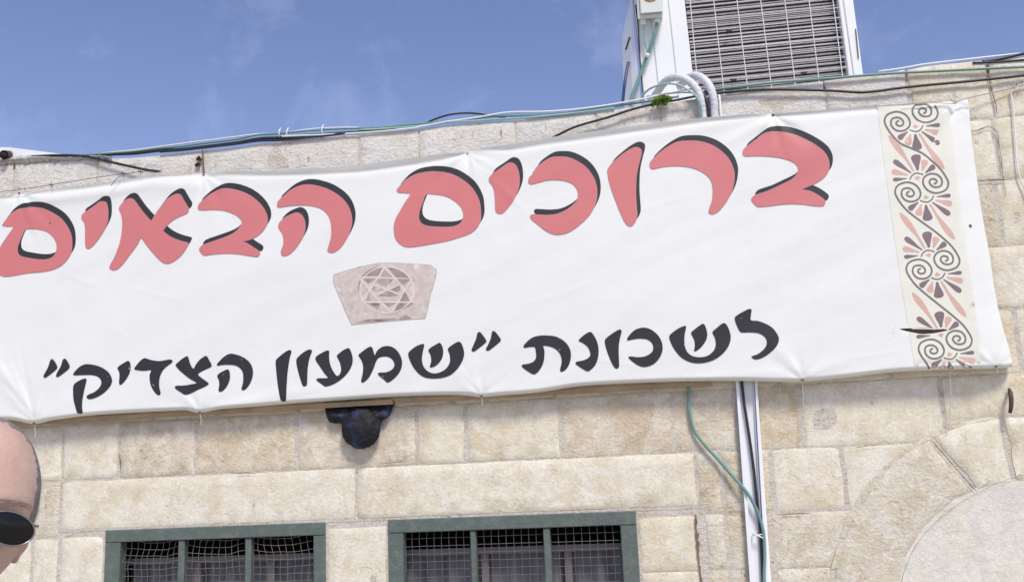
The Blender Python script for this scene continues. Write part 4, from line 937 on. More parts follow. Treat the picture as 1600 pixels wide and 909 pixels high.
cable('cable', [(1098,147),(1125,145),(1160,142),(1200,140),(1250,140.5),(1300,142),(1345,144.5),(1375,142),(1400,138.5),(1440,134),(1500,128.5),(1560,122.5),(1600,118),(1720,104)], -.020, .0060, M['bcable'], 'black wavy cable below the green one along the right roof edge', n=6)
cable('cable', [(1372,112),(1410,107),(1440,101.5),(1480,96.5),(1520,92),(1570,86.5),(1620,81)], .0, .0042, M['wcable'], 'white cable on the right end of the roof edge')
cable('cable', [(1535,97),(1560,93),(1580,88.5),(1605,83),(1680,70)], -.004, .0065, M['bcable'], 'thick black cable at the far right of the roof edge')
cable('cable', [(1520,99),(1560,97),(1600,93.5),(1680,86)], -.006, .0045, M['bcable'], 'thinner lower black cable at the far right of the roof edge', jit=.004)
cable('cable', [(50,245),(80,243),(112,243),(140,245.5),(172,253),(205,260.5),(232,266),(250,268)], [0,-.01,-.015,-.02,-.025,-.03,-.032,-.03], .0062, M['bcable'], 'black cable drooping from the left roof edge to the banner')
for px_t, py_t, lb in ((437,207,'white tie standing up on the cables at the left roof edge'), (449,207,'small white tie beside the taller one on the roof cables'), (504,202,'white tie on the roof cables right of the other two')):
    m = MB(); t_ = P(px_t, py_t, -.01); m.tube([t_+Vector((0, .0, -.022)), t_+Vector((-.001, -.008, -.004)), t_+Vector((.001, 0, .014)), t_+Vector((.003, .004, .024))], [.003,.0035,.003,.0018], 6); m.tube([t_+Vector((-.005, -.009, .0)), t_+Vector((.006, -.008, .004))], .003, 6)
    tag(m.build('cable_tie', M['wcable'], None, True), lb, 'cable tie')
# knotted wire at the end of the drooping cable
m = MB(); m.tube([P(232+14*math.cos(a)+8, 266+4.5*math.sin(a)-a*.4, -.034) for a in [i*.45 for i in range(26)]], .0016, 5)
tag(m.build('wire_knot', M['rope'], None, True), 'twisted wire knot at the end of the drooping black cable', 'wire')
cable('rope', [(-160,322),(-60,308),(0,300),(60,292),(150,277.5),(220,268.5),(240,267)], -.055, .0015, M['iron'], 'thin taut wire over the top left edge of the banner', 'wire')
m = MB()
for bx, by in ((80,289),(192,271.5),(219,268.5)): m.tube([P(bx, by-5, -.056), P(bx+1, by+5, -.056)], .0015, 5); m.tube([P(bx-3, by-1.5, -.056), P(bx+4, by+1, -.056)], .002, 5)
m.tube([P(190,274,-.056), P(182,279,-.066), P(176,287,-.068), P(173,291,-.067)], .0014, 5)
tag(m.build('wire_twist', M['iron'], None, True), 'small twists of wire with one loose end on the taut wire at top left', 'wire')
cable('rope', [(1497,158),(1512,153.5),(1545,146),(1580,138),(1592,133),(1640,125)], [-.058,-.045,-.03,-.02,-.016,-.01], .0024, M['rope'], 'grey rope tying the upper right corner of the banner', 'rope')
m = MB(); m.tube([P(1583+a*3.2, 135.5-a*1.1+3.4*math.sin(a*2.3), -.024-.006*math.cos(a*2.3)) for a in [i*.25 for i in range(26)]], .0024, 6)
tag(m.build('rope_knot', M['rope'], None, True), 'twisted rope knot near the right edge of the wall', 'rope')
m = MB(); m.tube([P(a, b, -.060) for a, b in catmull([(1410,163.5),(1440,160.5),(1470,158.5),(1492,157.5),(1497,160),(1488,162),(1460,161),(1430,163)], 3, False)], .0013, 5)
for a_ in range(3): m.tube([P(1486+a_*3, 155+a_*1.5, -.064), P(1492+a_*2, 163-a_, -.066)], .0016, 5)
tag(m.build('rope_knot', M['rope'], None, True), 'knotted cord at the top right eyelet of the banner', 'rope')
cable('cable', [(1640,133),(1603,131),(1590,135),(1582,138),(1580,147),(1583,165),(1585,195),(1587,225),(1589,255),(1594,278),(1600,292),(1606,310)], -.016, .0032, M['wcable'], 'thin white wire hanging down the wall at the right edge')

# ------------------------------------------------------------ insulated hoses over the edge
def hose(pix, ys, rad, lb):
    pts = path3(pix, ys, 8); m = MB(); rr = [rad*(1+.05*math.sin(i*1.9)+.04*noise.noise(Vector((i*.7, 0, 0)))) for i in range(len(pts))]; m.tube(pts, rr, 14)
    tag(m.build('hose', M['insul'], None, True), lb, 'hose')
hose([(1010,168),(1026,146),(1040,127),(1058,120.5),(1076,127),(1089,141),(1096,160),(1099,180),(1104,230)], [.22,.10,.02,-.02,-.034,-.036,-.030,-.020,-.016], .0172, 'white insulated hose arching over the roof edge, nearer the green weed')
hose([(1062,135),(1076,121.5),(1091,119.5),(1104,128.5),(1112,143),(1115.5,162),(1116,180),(1120,230)], [.16,.06,.0,-.026,-.034,-.028,-.020,-.016], .0172, 'white insulated hose arching over the roof edge, right one of the pair')
cable('cable', [(1000,160),(1004,150),(1014,140),(1029,133.5),(1044,131),(1060,133),(1077,142),(1089,152),(1095,165),(1097,182),(1100,230)], [.12,.06,.0,-.03,-.04,-.052,-.056,-.056,-.048,-.036,-.02], .0045, M['gcable2'], 'pale green cable following the curve of the white hoses')
cable('cable', [(1085,140),(1098,146),(1104,158),(1107,175),(1110,230)], [-.01,-.03,-.04,-.035,-.02], .0055, M['bcable'], 'black cable squeezed between the two white hoses')
cable('cable', [(1120,145),(1124,152),(1126.5,180),(1132,240)], [.0,-.02,-.022,-.018], .0052, M['trunk'], 'narrow white conduit beside the hoses')
# white sleeve and pipe end at the left
pe = empty('roof_pipe', P(30, 240, .2)); tag(pe, 'white roof pipe with a dark open end at the left edge', 'pipe')
m = MB(); a_, b_ = P(6, 242, -.03), P(110, 249, .75)
m.tube([a_, a_.lerp(b_, .5), b_], .0215, 20, False); o = m.build('pipe_end', M['iron'], pe, True)
m = MB(); q = P(4, 243, -.045); m.tube([q, q+(b_-a_)*.05], .016, 18); m.build('bore', M['dark'], pe, True)
m = MB(); f_ = [P(-40,229,.02), P(16,230.5,.02), P(118,243.5,.02), P(118,249,.02), P(-40,252,.02)]; m.prism(f_, [p+Vector((0, .10, .0)) for p in f_]); m.build('flashing', M['white_paint'], pe)
# cement crust on the coping at the left
V = []; F = []; nn = 60
cr = [(-60,256),(0,246),(30,243),(60,240),(90,243),(110,243),(150,240),(165,243)]
for i in range(nn+1):
    x = -60+235*i/nn; y0 = float(np.interp(x, [a for a, _ in cr], [b for _, b in cr]))+2.5*noise.noise(Vector((x/7, 0, 0))); y1 = 257-(x*.055 if x > 0 else 0)+3*noise.noise(Vector((x/9, 5, 0)))
    V += [P(x, y0, .03), P(x, (y0*.6+y1*.4), -.022+.012*noise.noise(Vector((x/4, 1, 1)))), P(x, y1, -.008), P(x, y0, .25)]
for i in range(nn):
    a = i*4; b = a+4; F += [(a, b, b+1, a+1), (a+1, b+1, b+2, a+2), (a+3, b+3, b, a)]
mesh_obj('cement_crust', V, F, M['cement'], bld, False)

# ------------------------------------------------------------ plants
def tuft(px, py, y, n_, size, lb, sd):
    rnd = random.Random(sd); m = MB(); c = P(px, py, y)
    for i in range(n_):
        a = rnd.uniform(0, 6.283); el = rnd.uniform(-.7, 1.3); L_ = size*rnd.uniform(.45, 1.0); dr = Vector((math.cos(a)*math.cos(el), math.sin(a)*math.cos(el)*.6-.15, math.sin(el)))
        p0 = c+dr*L_*.15; p1 = c+dr*L_; s_ = dr.cross(Vector((rnd.uniform(-1, 1), rnd.uniform(-1, 1), 1))).normalized()*L_*.26; md = p0.lerp(p1, .6)+Vector((0, 0, -.1*L_)); n0 = len(m.v)
        m.v += [tuple(p0), tuple(md+s_), tuple(p1), tuple(md-s_)]; m.f.append((n0, n0+1, n0+2, n0+3))
    return m
t = empty('weed', P(1035, 158, -.02)); tag(t, 'small green weed growing from the joint beside the white hoses', 'plant')
o = tuft(1035, 158, -.03, 520, .033, '', 3).build('foliage', M['leaf'], t); o['kind'] = 'stuff'
o = tuft(1043, 156, -.03, 120, .026, '', 14).build('foliage', M['leaf'], t); o['kind'] = 'stuff'
o = tuft(1025, 161, -.03, 150, .030, '', 4).build('foliage', M['leaf'], t); o['kind'] = 'stuff'
m = MB(); m.tube([P(1035,158,-.0), P(1035,158,-.03)], .002, 5); m.build('stem', M['leaf'], t)
t = empty('weed', P(311, 262, -.02)); tag(t, 'dry dark weed with a straight stalk above the left part of the banner', 'plant')
m = MB(); m.tube([P(319,272,-.03), P(317.5,255,-.028), P(316.5,234,-.02)], [.0042,.0035,.003], 6); m.build('stem', M['drystem'], t)
o = tuft(311, 249, -.012, 70, .02, '', 8).build('foliage', M['drystem'], t); o['kind'] = 'stuff'
o = tuft(309, 258, -.012, 60, .017, '', 9).build('foliage', M['drystem'], t); o['kind'] = 'stuff'

# ------------------------------------------------------------ air conditioner on the roof
YA = .42
ac = empty('air_conditioner', P(1200, 140, YA+.2)); tag(ac, 'white air conditioner unit with a wire guard standing on the roof behind the wall edge', 'air conditioner')
zb = 3.17; a_l = P(1003, 60, YA).x; a_r = P(1340, 60, YA).x; g_l = P(1075.5, 60, YA).x; g_r = P(1318, 60, YA).x; ztp = 4.35; DEP = .38
def rbox(name, a, b, mat, parent, bev=.004):
    bm = bmesh.new(); bmesh.ops.create_cube(bm, size=1); bmesh.ops.scale(bm, vec=[b[i]-a[i] for i in range(3)], verts=bm.verts); bmesh.ops.translate(bm, vec=[(a[i]+b[i])/2 for i in range(3)], verts=bm.verts)
    if bev: bmesh.ops.bevel(bm, geom=bm.edges[:], offset=bev, segments=2, affect='EDGES')
    return bm_obj(name, bm, mat, parent)
Pm = lambda px, py: P(px, py, YA)
sh = Pm(1200, 60)
# tilt of the unit: its uprights lean slightly in the photograph, so every upright is built between two read places
def up(x0, x1, y0, y1, mat, name, top=-190, bot=175):
    """upright panel whose left/right edges pass x0 and x1, each (x at py 0, x at py 120)"""
    ex = lambda e, py: e[0]+(e[1]-e[0])*py/120.0
    f_ = [P(ex(x0, bot), bot, y0), P(ex(x1, bot), bot, y0), P(ex(x1, top), top, y0), P(ex(x0, top), top, y0)]; m = MB(); m.prism(f_, [Vector((p.x, y1, p.z)) for p in f_])
    o = m.build(name, mat, ac); b_ = bmesh.new(); b_.from_mesh(o.data); bmesh.ops.recalc_face_normals(b_, faces=b_.faces)
    bmesh.ops.bevel(b_, geom=b_.edges[:], offset=.003, segments=2, affect='EDGES'); b_.to_mesh(o.data); b_.free(); return o
up((990,1003),(1014,1027), YA+.006, YA+DEP, M['white_paint'], 'corner_post')
up((1014.1,1027.1),(1043.6,1056.6), YA+.001, YA+.05, M['white_paint'], 'front_panel')
up((1043.8,1056.8),(1069.5,1083), YA-.003, YA+.05, M['white_paint'], 'grille_surround')
up((1310,1326.5),(1316.5,1333.5), YA-.003, YA+.05, M['white_paint'], 'grille_surround')
up((1317.5,1334.5),(1333,1349), YA+.001, YA+DEP, M['white_paint'], 'corner_post')
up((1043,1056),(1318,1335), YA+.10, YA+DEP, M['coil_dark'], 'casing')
# bulging cover of the valves on the left side: two flat faces
lef = lambda x, py, y: P(x, py, y)
m = MB(); ring1 = [P(989,-190,YA+.02), P(984,-190,YA+.06), P(980,-190,YA+.16), P(990,-190,YA+.30)]
rows_ = [(-190,(966,956)), (0,(988,984)), (30,(989,977)), (60,(991.5,972.5)), (100,(996,973)), (175,(1003,976))]
V = []; F = []
for py, (xa_, xb_) in rows_:
    V += [P(xa_, py, YA+.012), P((xa_+xb_)/2+1, py, YA+.03), P(xb_, py, YA+.08), P(xb_+1, py, YA+.30)]
for i in range(len(rows_)-1):
    a = i*4
    for k in range(3): F.append((a+k, a+k+4, a+k+5, a+k+1))
o = mesh_obj('side_cover', V, F, M['shade_metal'], ac)
sl = MB(); sl.tube([P(984,58,YA+.018), P(977.5,78,YA+.05)], .004, 6); sl.build('handle_slot', M['iron'], ac)
sl = MB(); sl.tube([P(1337,45,YA-.004), P(1341.5,92,YA-.004)], .0022, 5); sl.build('panel_slit', M['iron'], ac)
# dark seam
sl = MB(); sl.tube([P(993,8,YA+.002), P(997,40,YA+.002), P(1000,95,YA+.002), P(1004,145,YA+.002)], .0035, 5); sl.build('panel_seam', M['iron'], ac)
# finned coil: thin horizontal fins, many
m = MB(); py = -185; k = 0; rnd = random.Random(5)
def gx(x0, x1, py): return x0+(x1-x0)*py/120
while py < 170:
    yy = YA+.060; a = P(gx(1071,1084,py+12), py+12, yy); b = P(gx(1312,1328,py-12), py-12, yy); hgt = .0048+.0018*rnd.random()+(.003 if k % 3 == 0 else 0)
    f_ = [a+Vector((0, 0, -hgt/2)), b+Vector((0, 0, -hgt/2)), b+Vector((0, 0, hgt/2)), a+Vector((0, 0, hgt/2))]; m.prism(f_, [p+Vector((0, .04, .006)) for p in f_])
    py += 5.0+rnd.uniform(-.5, .7); k += 1
o = m.build('coil_fins', M['coil'], ac); o['kind'] = 'stuff'
m = MB(); py = -186
while py < 170:
    yy = YA+.030; a = P(gx(1070,1083,py+12), py+12, yy); b = P(gx(1312,1328,py-12), py-12, yy); m.tube([a, b], .0022, 5); py += 9.8
o = m.build('coil_tubes', M['guard'], ac); o['kind'] = 'stuff'
for x0, x1 in ((1078.2,1089),(1115,1128.5),(1151.3,1166),(1188.4,1203.4),(1226,1241),(1264,1279),(1301.3,1316.5)):
    m = MB(); m.tube([P(gx(x0, x1, py), py, YA-.006) for py in (-190, 0, 160)], .0023, 6); m.build('guard_wire', M['guard'], ac)
for yr in range(-190, 165, 1):
    pass
yr = -170.0
for yr in [13.5+15.6*i for i in range(-12, 9)]:
    m = MB(); xl, xr_ = 1072+.11*yr, 1309+.13*yr; sl_ = -.0985; m.tube([P(xl, yr-sl_*(1300-xl), YA-.001), P(xr_, yr+sl_*(xr_-1300), YA-.001)], .0024, 6); m.build('guard_wire', M['guard'], ac)
for cxp, cyp in ((1139,47),(1146,124),(1256,113)): m = MB(); m.ball(P(cxp, cyp, YA+.02), .013, 1.2, .5, .9, 8, 6); m.build('fixing', M['iron'], ac, True)
# feet
for fx in (1020, 1320): q = P(fx, 150, YA+.1); rbox('foot', (q.x-.05, YA+.02, 3.165), (q.x+.05, YA+.33, 3.22), M['iron'], ac, .003)
# electrical box
jb = empty('junction_box', P(1016, 10, YA-.05), ac)
def jquad(pts, y0, y1, name, mat):
    f_ = [P(x, y, y0) for x, y in pts]; m = MB(); m.prism(f_, [P(x, y, y1) for x, y in pts]); o = m.build(name, mat, jb); b_ = bmesh.new(); b_.from_mesh(o.data); bmesh.ops.recalc_face_normals(b_, faces=b_.faces); bmesh.ops.bevel(b_, geom=b_.edges[:], offset=.003, segments=2, affect='EDGES'); b_.to_mesh(o.data); b_.free(); return o
jquad([(996.5,31),(1035.5,28),(1032,-95),(990,-90)], YA-.08, YA-.002, 'box_body', M['box'])
jquad([(1001,22),(1036,19),(1033,-92),(994,-88)], YA-.098, YA-.081, 'box_lid', M['box'])
m = MB(); m.ball(P(1016.5,-4,YA-.099), .030, 1.15, .1, .85, 14, 8); m.build('rust_patch', M['rust'], jb, True)
for gx_, gy_ in ((1005,34),(1027,31)): m = MB(); m.tube([P(gx_-.5, gy_-7, YA-.045), P(gx_, gy_+5, YA-.045)], .0125, 12); m.build('cable_gland', M['trunk'], jb, True)
cable('cable', [(1005,37),(1007,50),(1010,68),(1012.5,82),(1012,90)], [YA-.045,YA-.04,YA-.03,YA-.03,YA-.03], .0065, M['gcable2'], 'left green cable coming out of the junction box')
cable('cable', [(1027,34),(1024,50),(1017,72),(1011,88),(1004,106),(996,128),(988,150),(984,165)], [YA-.045,YA-.05,YA-.04,YA-.03,YA-.02,YA-.02,YA-.02,YA-.02], .0085, M['gcable'], 'right green cable from the junction box running down to the roof')
cable('cable', [(982,98),(979,112),(976,132),(973.5,155),(973,165)], [YA+.02,YA,YA-.02,YA-.02,YA-.02], .0072, M['ncable'], 'dark blue cable at the left side of the air conditioner')
m = MB(); m.ball(P(1011.5,86.5,YA-.04), .011, 1, 1, .9, 10, 7); tag(m.build('cable_tie', M['trunk'], None, True), 'white tie where the two green cables cross under the junction box', 'cable tie')

GR = {'string': 'strings tied to the lower eyelets of the banner', 'cable tie': 'white cable ties', 'hose': 'insulated hoses of the air conditioner', 'plant': 'weeds in the wall top', 'cable': 'cables on the building'}
for o_ in bpy.data.objects:
    if o_.get('category') in GR: o_['group'] = GR[o_['category']]
# ------------------------------------------------------------ man at the lower left
HC = PD(-63, 804, 1.09)
man = empty('person', (HC.x, HC.y+.03, 0)); tag(man, 'balding man with short grey hair and dark sunglasses standing at the lower left edge', 'person')
RH = Matrix.Rotation(math.radians(17), 3, Vector((-.57, .82, 0)).normalized()) @ Matrix.Rotation(math.radians(48), 3, 'Z') @ Matrix.Rotation(math.radians(-2), 3, 'X')
def G(p, c, s, a): return a*math.exp(-((p[0]-c[0])/s[0])**2-((p[2]-c[1])/s[1])**2)
def head_pt(u):
    """unit direction -> point of the head surface in head space (face looks to -y)"""
    x, y, z = u
    X_ = x*.0765; Y_ = y*.098; Z_ = z*.117
    if z > 0: X_ *= 1+.02*math.sin(z*3.14); Y_ *= 1+.03*z
    else:
        t = -z; X_ *= 1-.10*t-.26*t*t; 
        if y > 0: Y_ *= 1-.45*t**1.3; 
        else: Y_ *= 1-.10*t
    if y < 0 and z < -.2: Y_ -= .006*(-z)
    if y < -.2:
        w = min(1, (-y-.2)/.4); p = (X_, Y_, Z_)
        d = 0
        d -= G(p, (0, .026), (.05, .011), .0045)                    # brow
        for s_ in (-1, 1):
            d += G(p, (s_*.031, .004), (.016, .011), .0095)          # eye sockets
            d -= G(p, (s_*.044, -.026), (.018, .016), .006)          # cheek bones
            d += G(p, (s_*.05, -.06), (.02, .02), .003)
            d -= G(p, (s_*.012, -.040), (.008, .007), .006)          # nostril wings
        d -= G(p, (0, -.012), (.0085, .022), .012)+G(p, (0, -.036), (.010, .012), .016)   # nose
        d -= G(p, (0, -.066), (.024, .005), .0045)+G(p, (0, -.077), (.020, .006), .0045)  # lips
        d += G(p, (0, -.0715), (.024, .0022), .0035)
        d += G(p, (0, -.087), (.02, .005), .003); d -= G(p, (0, -.103), (.022, .014), .007)  # chin
        Y_ += d*w
    return Vector((X_, Y_, Z_))
def W_head(p): return RH @ Vector(p) + HC
bm = bmesh.new(); bmesh.ops.create_icosphere(bm, subdivisions=6, radius=1)
for v in bm.verts:
    q = head_pt(v.co.normalized()); 
    n_ = .0006*noise.noise(q*60) + (.0005*math.sin(q.z*420+3*noise.noise(q*30)) if (q.z > .045 and q.y < -.03) else 0)
    v.co = W_head(q*(1+n_*6))
HV = [v.co.copy() for v in bm.verts]; 
mh = bpy.data.meshes.new('tmp_head'); bm.to_mesh(mh); bm.free()
AV = [tuple(v.co) for v in mh.vertices]; AF = [tuple(p.vertices) for p in mh.polygons]; bpy.data.meshes.remove(mh)
NK = W_head((-.012, .045, -.075)); sx, sy = NK.x-.02, NK.y-.01
def cap(m, a, b, ra, rb, k=8):
    a = Vector(a); b = Vector(b); pts = [a.lerp(b, i/k) for i in range(k+1)]; m.tube(pts, [ra+(rb-ra)*i/k for i in range(k+1)], 16); m.ball(a, ra, n=16, m=10); m.ball(b, rb, n=16, m=10)
def body(m, grow=0.0, hands=True, legs=True, neck=True, head_=False):
    g_ = grow
    if neck: cap(m, tuple(NK), (sx-.03, sy+.05, 1.38), .046, .062)
    # chest, waist, hips as flattened stacks
    for (z0, w, dp) in ((1.38,.085,.07),(1.34,.14,.085),(1.29,.175,.10),(1.22,.175,.112),(1.14,.165,.118),(1.06,.155,.118),(.98,.155,.118),(.92,.165,.122),(.86,.165,.12)):
        m.ball((sx-.03, sy+.06, z0), 1, w+g_, dp+g_, .075, 24, 12)
    for s_ in (-1, 1):
        sh_ = Vector((sx-.03+s_*.185, sy+.06, 1.335)); el = sh_+Vector((s_*.06, .03, -.29)); wr = el+Vector((s_*.01, -.07, -.25))
        cap(m, Vector((sx-.03, sy+.055, 1.385)), sh_, .055+g_, .06+g_); cap(m, sh_, el, .056+g_, .043+g_)
        if g_ == 0 or head_ is False: cap(m, el, wr, .042, .028) if g_ == 0 else None
        if hands:
            pal = wr+Vector((0, -.01, -.055)); cap(m, wr, pal+Vector((0, 0, -.01)), .026, .022)
            for i in range(4):
                b0 = wr+Vector((0, -.035+i*.021, -.085)); L_ = (.036,.042,.040,.031)[i]; mid = b0+Vector((-s_*.004, 0, -L_)); tip = mid+Vector((-s_*.018, 0, -L_*.75))
                cap(m, pal+Vector((0, -.018+i*.014, 0)), b0, .011, .0098, 3); cap(m, b0, mid, .0095, .0088, 3); cap(m, mid, tip, .0086, .0072, 3)
            t0 = wr+Vector((-s_*.008, -.03, -.03)); t1 = t0+Vector((-s_*.012, -.028, -.032)); t2 = t1+Vector((-s_*.006, -.004, -.030)); cap(m, wr+Vector((0, -.01, -.02)), t0, .014, .013, 3); cap(m, t0, t1, .012, .0105, 3); cap(m, t1, t2, .0102, .008, 3)
        if legs:
            hp = Vector((sx-.03+s_*.088, sy+.06, .86)); kn = Vector((sx-.03+s_*.105, sy+.045, .48)); an = Vector((sx-.03+s_*.115, sy+.085, .085))
            cap(m, hp, kn, .088+g_, .058+g_); cap(m, kn, an, .056+g_, .038+g_)
            if g_ == 0: cap(m, an+Vector((0, -.0, -.035)), an+Vector((s_*.02, -.15, -.05)), .035, .03)
def remeshed(name, V, F, vox, mat, parent, smooth_it=4):
    me = bpy.data.meshes.new(name+'_src'); me.from_pydata(V, [], F); o = bpy.data.objects.new(name+'_src', me); C.objects.link(o)
    r_ = o.modifiers.new('r', 'REMESH'); r_.mode = 'VOXEL'; r_.voxel_size = vox; s_ = o.modifiers.new('s', 'SMOOTH'); s_.iterations = smooth_it; s_.factor = .5
    dg = bpy.context.evaluated_depsgraph_get(); nm = bpy.data.meshes.new_from_object(o.evaluated_get(dg)); bpy.data.objects.remove(o); bpy.data.meshes.remove(me)
    nm.name = name; nm.materials.clear(); nm.materials.append(mat); nm.polygons.foreach_set('use_smooth', [True]*len(nm.polygons)); q = bpy.data.objects.new(name, nm); C.objects.link(q); setpar(q, parent); return q
m = MB(); m.v = list(AV); m.f = list(AF)
for s_ in (-1, 1):     # ears
    for k in range(14):
        a = -1.9+k*.33; pth = W_head((s_*(.076+.006*math.sin(k/13*3.14)), .012+.014*math.cos(a)+.004, -.008+.029*math.sin(a))); m.ball(pth, .0052, n=8, m=6)
    m.ball(W_head((s_*.074, .012, -.008)), .016, .5, .9, 1.4, 12, 8)
body(m)
def skin():
    mt, nt, b = newmat('skin'); n = nt.nodes; l = nt.links.new; geo = n.new('ShaderNodeNewGeometry')
    t = n.new('ShaderNodeTexNoise'); t.inputs['Scale'].default_value = 22; t.inputs['Detail'].default_value = 8; t.inputs['Roughness'].default_value = .65; l(geo.outputs['Position'], t.inputs['Vector'])
    r_ = n.new('ShaderNodeValToRGB'); r_.color_ramp.elements[0].position = .3; r_.color_ramp.elements[0].color = (.57, .355, .27, 1); r_.color_ramp.elements[1].position = .7; r_.color_ramp.elements[1].color = (.69, .485, .39, 1); l(t.outputs['Fac'], r_.inputs[0])
    t2 = n.new('ShaderNodeTexNoise'); t2.inputs['Scale'].default_value = 240; t2.inputs['Detail'].default_value = 3; l(geo.outputs['Position'], t2.inputs['Vector'])
    m_ = n.new('ShaderNodeMix'); m_.data_type = 'RGBA'; m_.blend_type = 'MULTIPLY'; m_.inputs['Factor'].default_value = .18; l(r_.outputs[0], m_.inputs['A']); l(t2.outputs['Fac'], m_.inputs['B']); l(m_.outputs['Result'], b.inputs['Base Color'])
    b.inputs['Roughness'].default_value = .48; b.inputs['Subsurface Weight'].default_value = .12; b.inputs['Subsurface Radius'].default_value = (.02, .008, .004); b.inputs['Subsurface Scale'].default_value = .3
    mpw = n.new('ShaderNodeMapping'); mpw.inputs['Scale'].default_value = (14, 14, 95); l(geo.outputs['Position'], mpw.inputs['Vector'])
    t4 = n.new('ShaderNodeTexNoise'); t4.inputs['Scale'].default_value = 1.0; t4.inputs['Detail'].default_value = 3; l(mpw.outputs[0], t4.inputs['Vector'])
    ma = n.new('ShaderNodeMath'); ma.operation = 'MULTIPLY_ADD'; ma.inputs[1].default_value = 1.2; l(t4.outputs['Fac'], ma.inputs[0]); l(t2.outputs['Fac'], ma.inputs[2])
    bp = n.new('ShaderNodeBump'); bp.inputs['Strength'].default_value = .45; bp.inputs['Distance'].default_value = .0012; l(ma.outputs[0], bp.inputs['Height']); l(bp.outputs[0], b.inputs['Normal']); return mt
M['skin'] = skin(); M['shirt'] = plain('shirt_cloth', (.10, .13, .20), .85, 0, .2, 30, .3, 200); M['trousers'] = plain('trouser_cloth', (.06, .06, .065), .85, 0, .2, 30, .3, 200)
M['hair'] = plain('grey_hair', (.30, .275, .255), .6, 0, .5, 60); M['lens'] = plain('dark_lens', (.008, .0075, .007), .14, 0, 0, spec=.3); M['frame'] = plain('glasses_metal', (.30, .28, .26), .3, .8)
bd = remeshed('body', m.v, m.f, .0042, M['skin'], man, 3)
M['scalp'] = patchy('short_grey_hair', (.17, .145, .13), (.34, .295, .27), .35, .65, 160, .8, .6, 300); bd.data.materials.append(M['scalp'])
def hairline(q): return -.045-.006*noise.noise(q*40)-max(0, (abs(q.x)-.040))*1.15-max(0, (abs(q.x)-.068))*2
RHi = RH.inverted(); off_b = wpos(bd)
for pl in bd.data.polygons:
    wc = pl.center+off_b
    if (wc-HC).length > .16: continue
    q = RHi @ (wc-HC)
    if q.z > (-.012 if q.y < .012 else -.05)+.008*noise.noise(q*80) and q.y > hairline(q)+.006+.012*noise.noise(q*45)+.006*noise.noise(q*150) and abs(q.x) < .0795 and not (abs(q.x) > .074 and q.z < .022 and q.y < .035): pl.material_index = 1
m = MB(); body(m, .014, False, False, False); remeshed('shirt', m.v, m.f, .008, M['shirt'], man)
m = MB()
for (z0, w, dp) in ((.96,.172,.135),(.90,.178,.137),(.84,.175,.13)): m.ball((sx-.03, sy+.06, z0), 1, w, dp, .06, 24, 10)
for s_ in (-1, 1):
    hp = Vector((sx-.03+s_*.088, sy+.06, .86)); kn = Vector((sx-.03+s_*.105, sy+.045, .48)); an = Vector((sx-.03+s_*.115, sy+.085, .07)); cap(m, hp, kn, .10, .074); cap(m, kn, an, .072, .062)
remeshed('trousers', m.v, m.f, .009, M['trousers'], man)
for s_ in (-1, 1):
    an = Vector((sx-.03+s_*.115, sy+.085, .045)); m = MB(); cap(m, an+Vector((0, .02, 0)), an+Vector((s_*.02, -.155, -.008)), .044, .037); remeshed('shoe', m.v, m.f, .008, M['iron'], man)
# hair: short strands on the sides, back and thin on the crown
rnd = random.Random(11); m = MB()
for i in range(46000):
    z = rnd.uniform(-.45, 1); a = rnd.uniform(0, 2*math.pi); rr = math.sqrt(max(0, 1-z*z)); u = Vector((rr*math.cos(a), rr*math.sin(a), z)); q = head_pt(u)
    # hairline: recedes high on the forehead
    line = hairline(q)
    k_ = (q.y-line)/.014
    if k_ < -.5 or q.z < (-.008 if q.y < .012 else -.05): continue
    dens = min(1, .4+k_*.7)*(1 if (abs(q.x) > .052 or q.y > .05) else .7)
    if rnd.random() > dens: continue
    n_ = Vector((q.x/.0765**2, q.y/.098**2, q.z/.117**2)).normalized(); dr = (n_*.13+Vector((0, .5, -.45))+Vector((rnd.uniform(-.3, .3), rnd.uniform(-.3, .3), rnd.uniform(-.3, .3)))).normalized(); L_ = rnd.uniform(.006, .012)
    s_ = dr.cross(n_+Vector((rnd.uniform(-.3, .3), 0, .01))).normalized()*.00028; a_ = q-n_*.0008; b_ = q+dr*L_; n0 = len(m.v)
    m.v += [tuple(W_head(a_-s_)), tuple(W_head(a_+s_)), tuple(W_head(b_))]; m.f.append((n0, n0+1, n0+2))
h_ = m.build('hair', M['hair'], man); h_['kind'] = 'stuff'
m = MB()                                                             # eyebrows
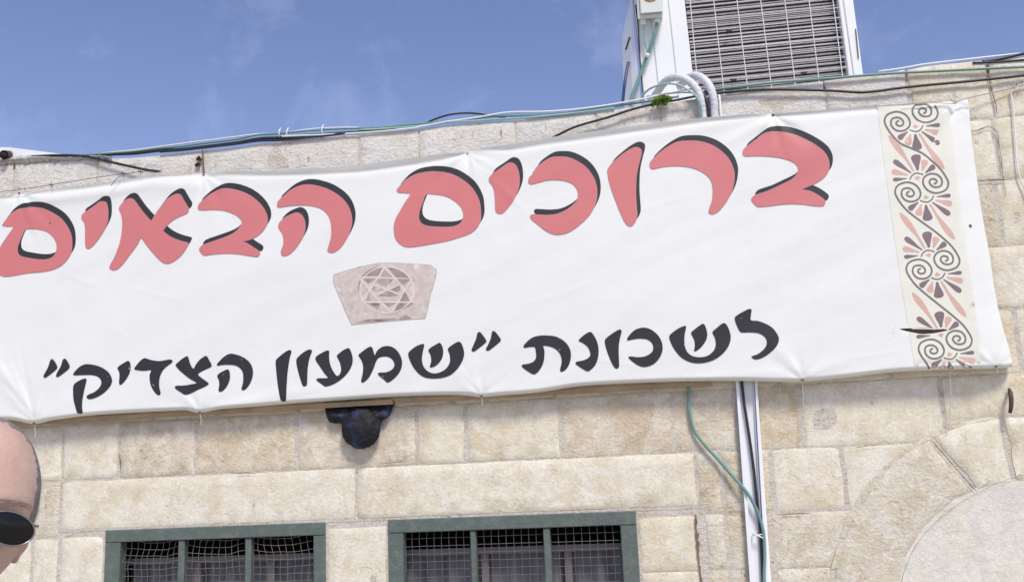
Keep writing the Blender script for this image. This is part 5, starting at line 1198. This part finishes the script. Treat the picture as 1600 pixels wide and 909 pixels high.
for i in range(260):
    s_ = rnd.choice((-1, 1)); x = s_*rnd.uniform(.014, .052); z = .0215+.003*math.sin((abs(x)-.014)*60)+rnd.uniform(-.003, .003); y = -.1*math.sqrt(max(.05, 1-(x/.0765)**2-(z/.117)**2))-.0035
    p = Vector((x, y, z)); q = p+Vector((s_*.006, -.0015, rnd.uniform(-.001, .003))); n0 = len(m.v); m.v += [tuple(W_head(p)), tuple(W_head(p+Vector((0, 0, .0006)))), tuple(W_head(q))]; m.f.append((n0, n0+1, n0+2))
M['brow'] = plain('brow_hair', (.20, .15, .125), .7); o = m.build('eyebrows', M['brow'], man); o['kind'] = 'stuff'
# sunglasses
gl = empty('sunglasses', W_head((0, -.11, 0)), man)
for s_ in (-1, 1):
    pts = []
    for i in range(28):
        a = 2*math.pi*i/28; w = .0265 if math.cos(a)*s_ > 0 else .0245; x = s_*.0335+w*math.cos(a); z = .0-.0015+.0185*math.sin(a)*(1.0 if math.sin(a) < 0 else .86)-.002*math.cos(a)*s_
        y = -.1085+.30*x*x*3.2; pts.append(Vector((x, y, z)))
    c0 = Vector((s_*.0335, -.1105+.0011, -.001)); m = MB(); m.v = [tuple(W_head(c0+Vector((0, -.0012, 0))))]
    for kk in (.33, .66, 1.0): m.v += [tuple(W_head(c0.lerp(p, kk)+Vector((0, -.0012*(1-kk*kk), 0)))) for p in pts]
    for i in range(28):
        j = (i+1) % 28; m.f.append((0, 1+i, 1+j))
        for kk in range(2): a_ = 1+kk*28; m.f.append((a_+i, a_+28+i, a_+28+j, a_+j))
    m.build('lens', M['lens'], gl, True)
    m = MB(); m.tube([W_head(p+Vector((0, -.0006, 0))) for p in pts+pts[:2]], .0011, 6, False); m.build('rim', M['frame'], gl, True)
    m = MB(); m.tube([W_head(p) for p in ((s_*.0615, -.0985, .006), (s_*.0630, -.094, .006), (s_*.0645, -.080, .006), (s_*.0725, -.03, .006), (s_*.076, .005, .004))], [.0016,.0018,.0013,.0012,.0014], 8); m.build('temple', M['frame'], gl, True)
m = MB(); m.tube([W_head(p) for p in ((-.0085, -.110, .006), (-.004, -.1135, .0105), (.004, -.1135, .0105), (.0085, -.110, .006))], .0013, 6); m.build('bridge', M['frame'], gl, True)
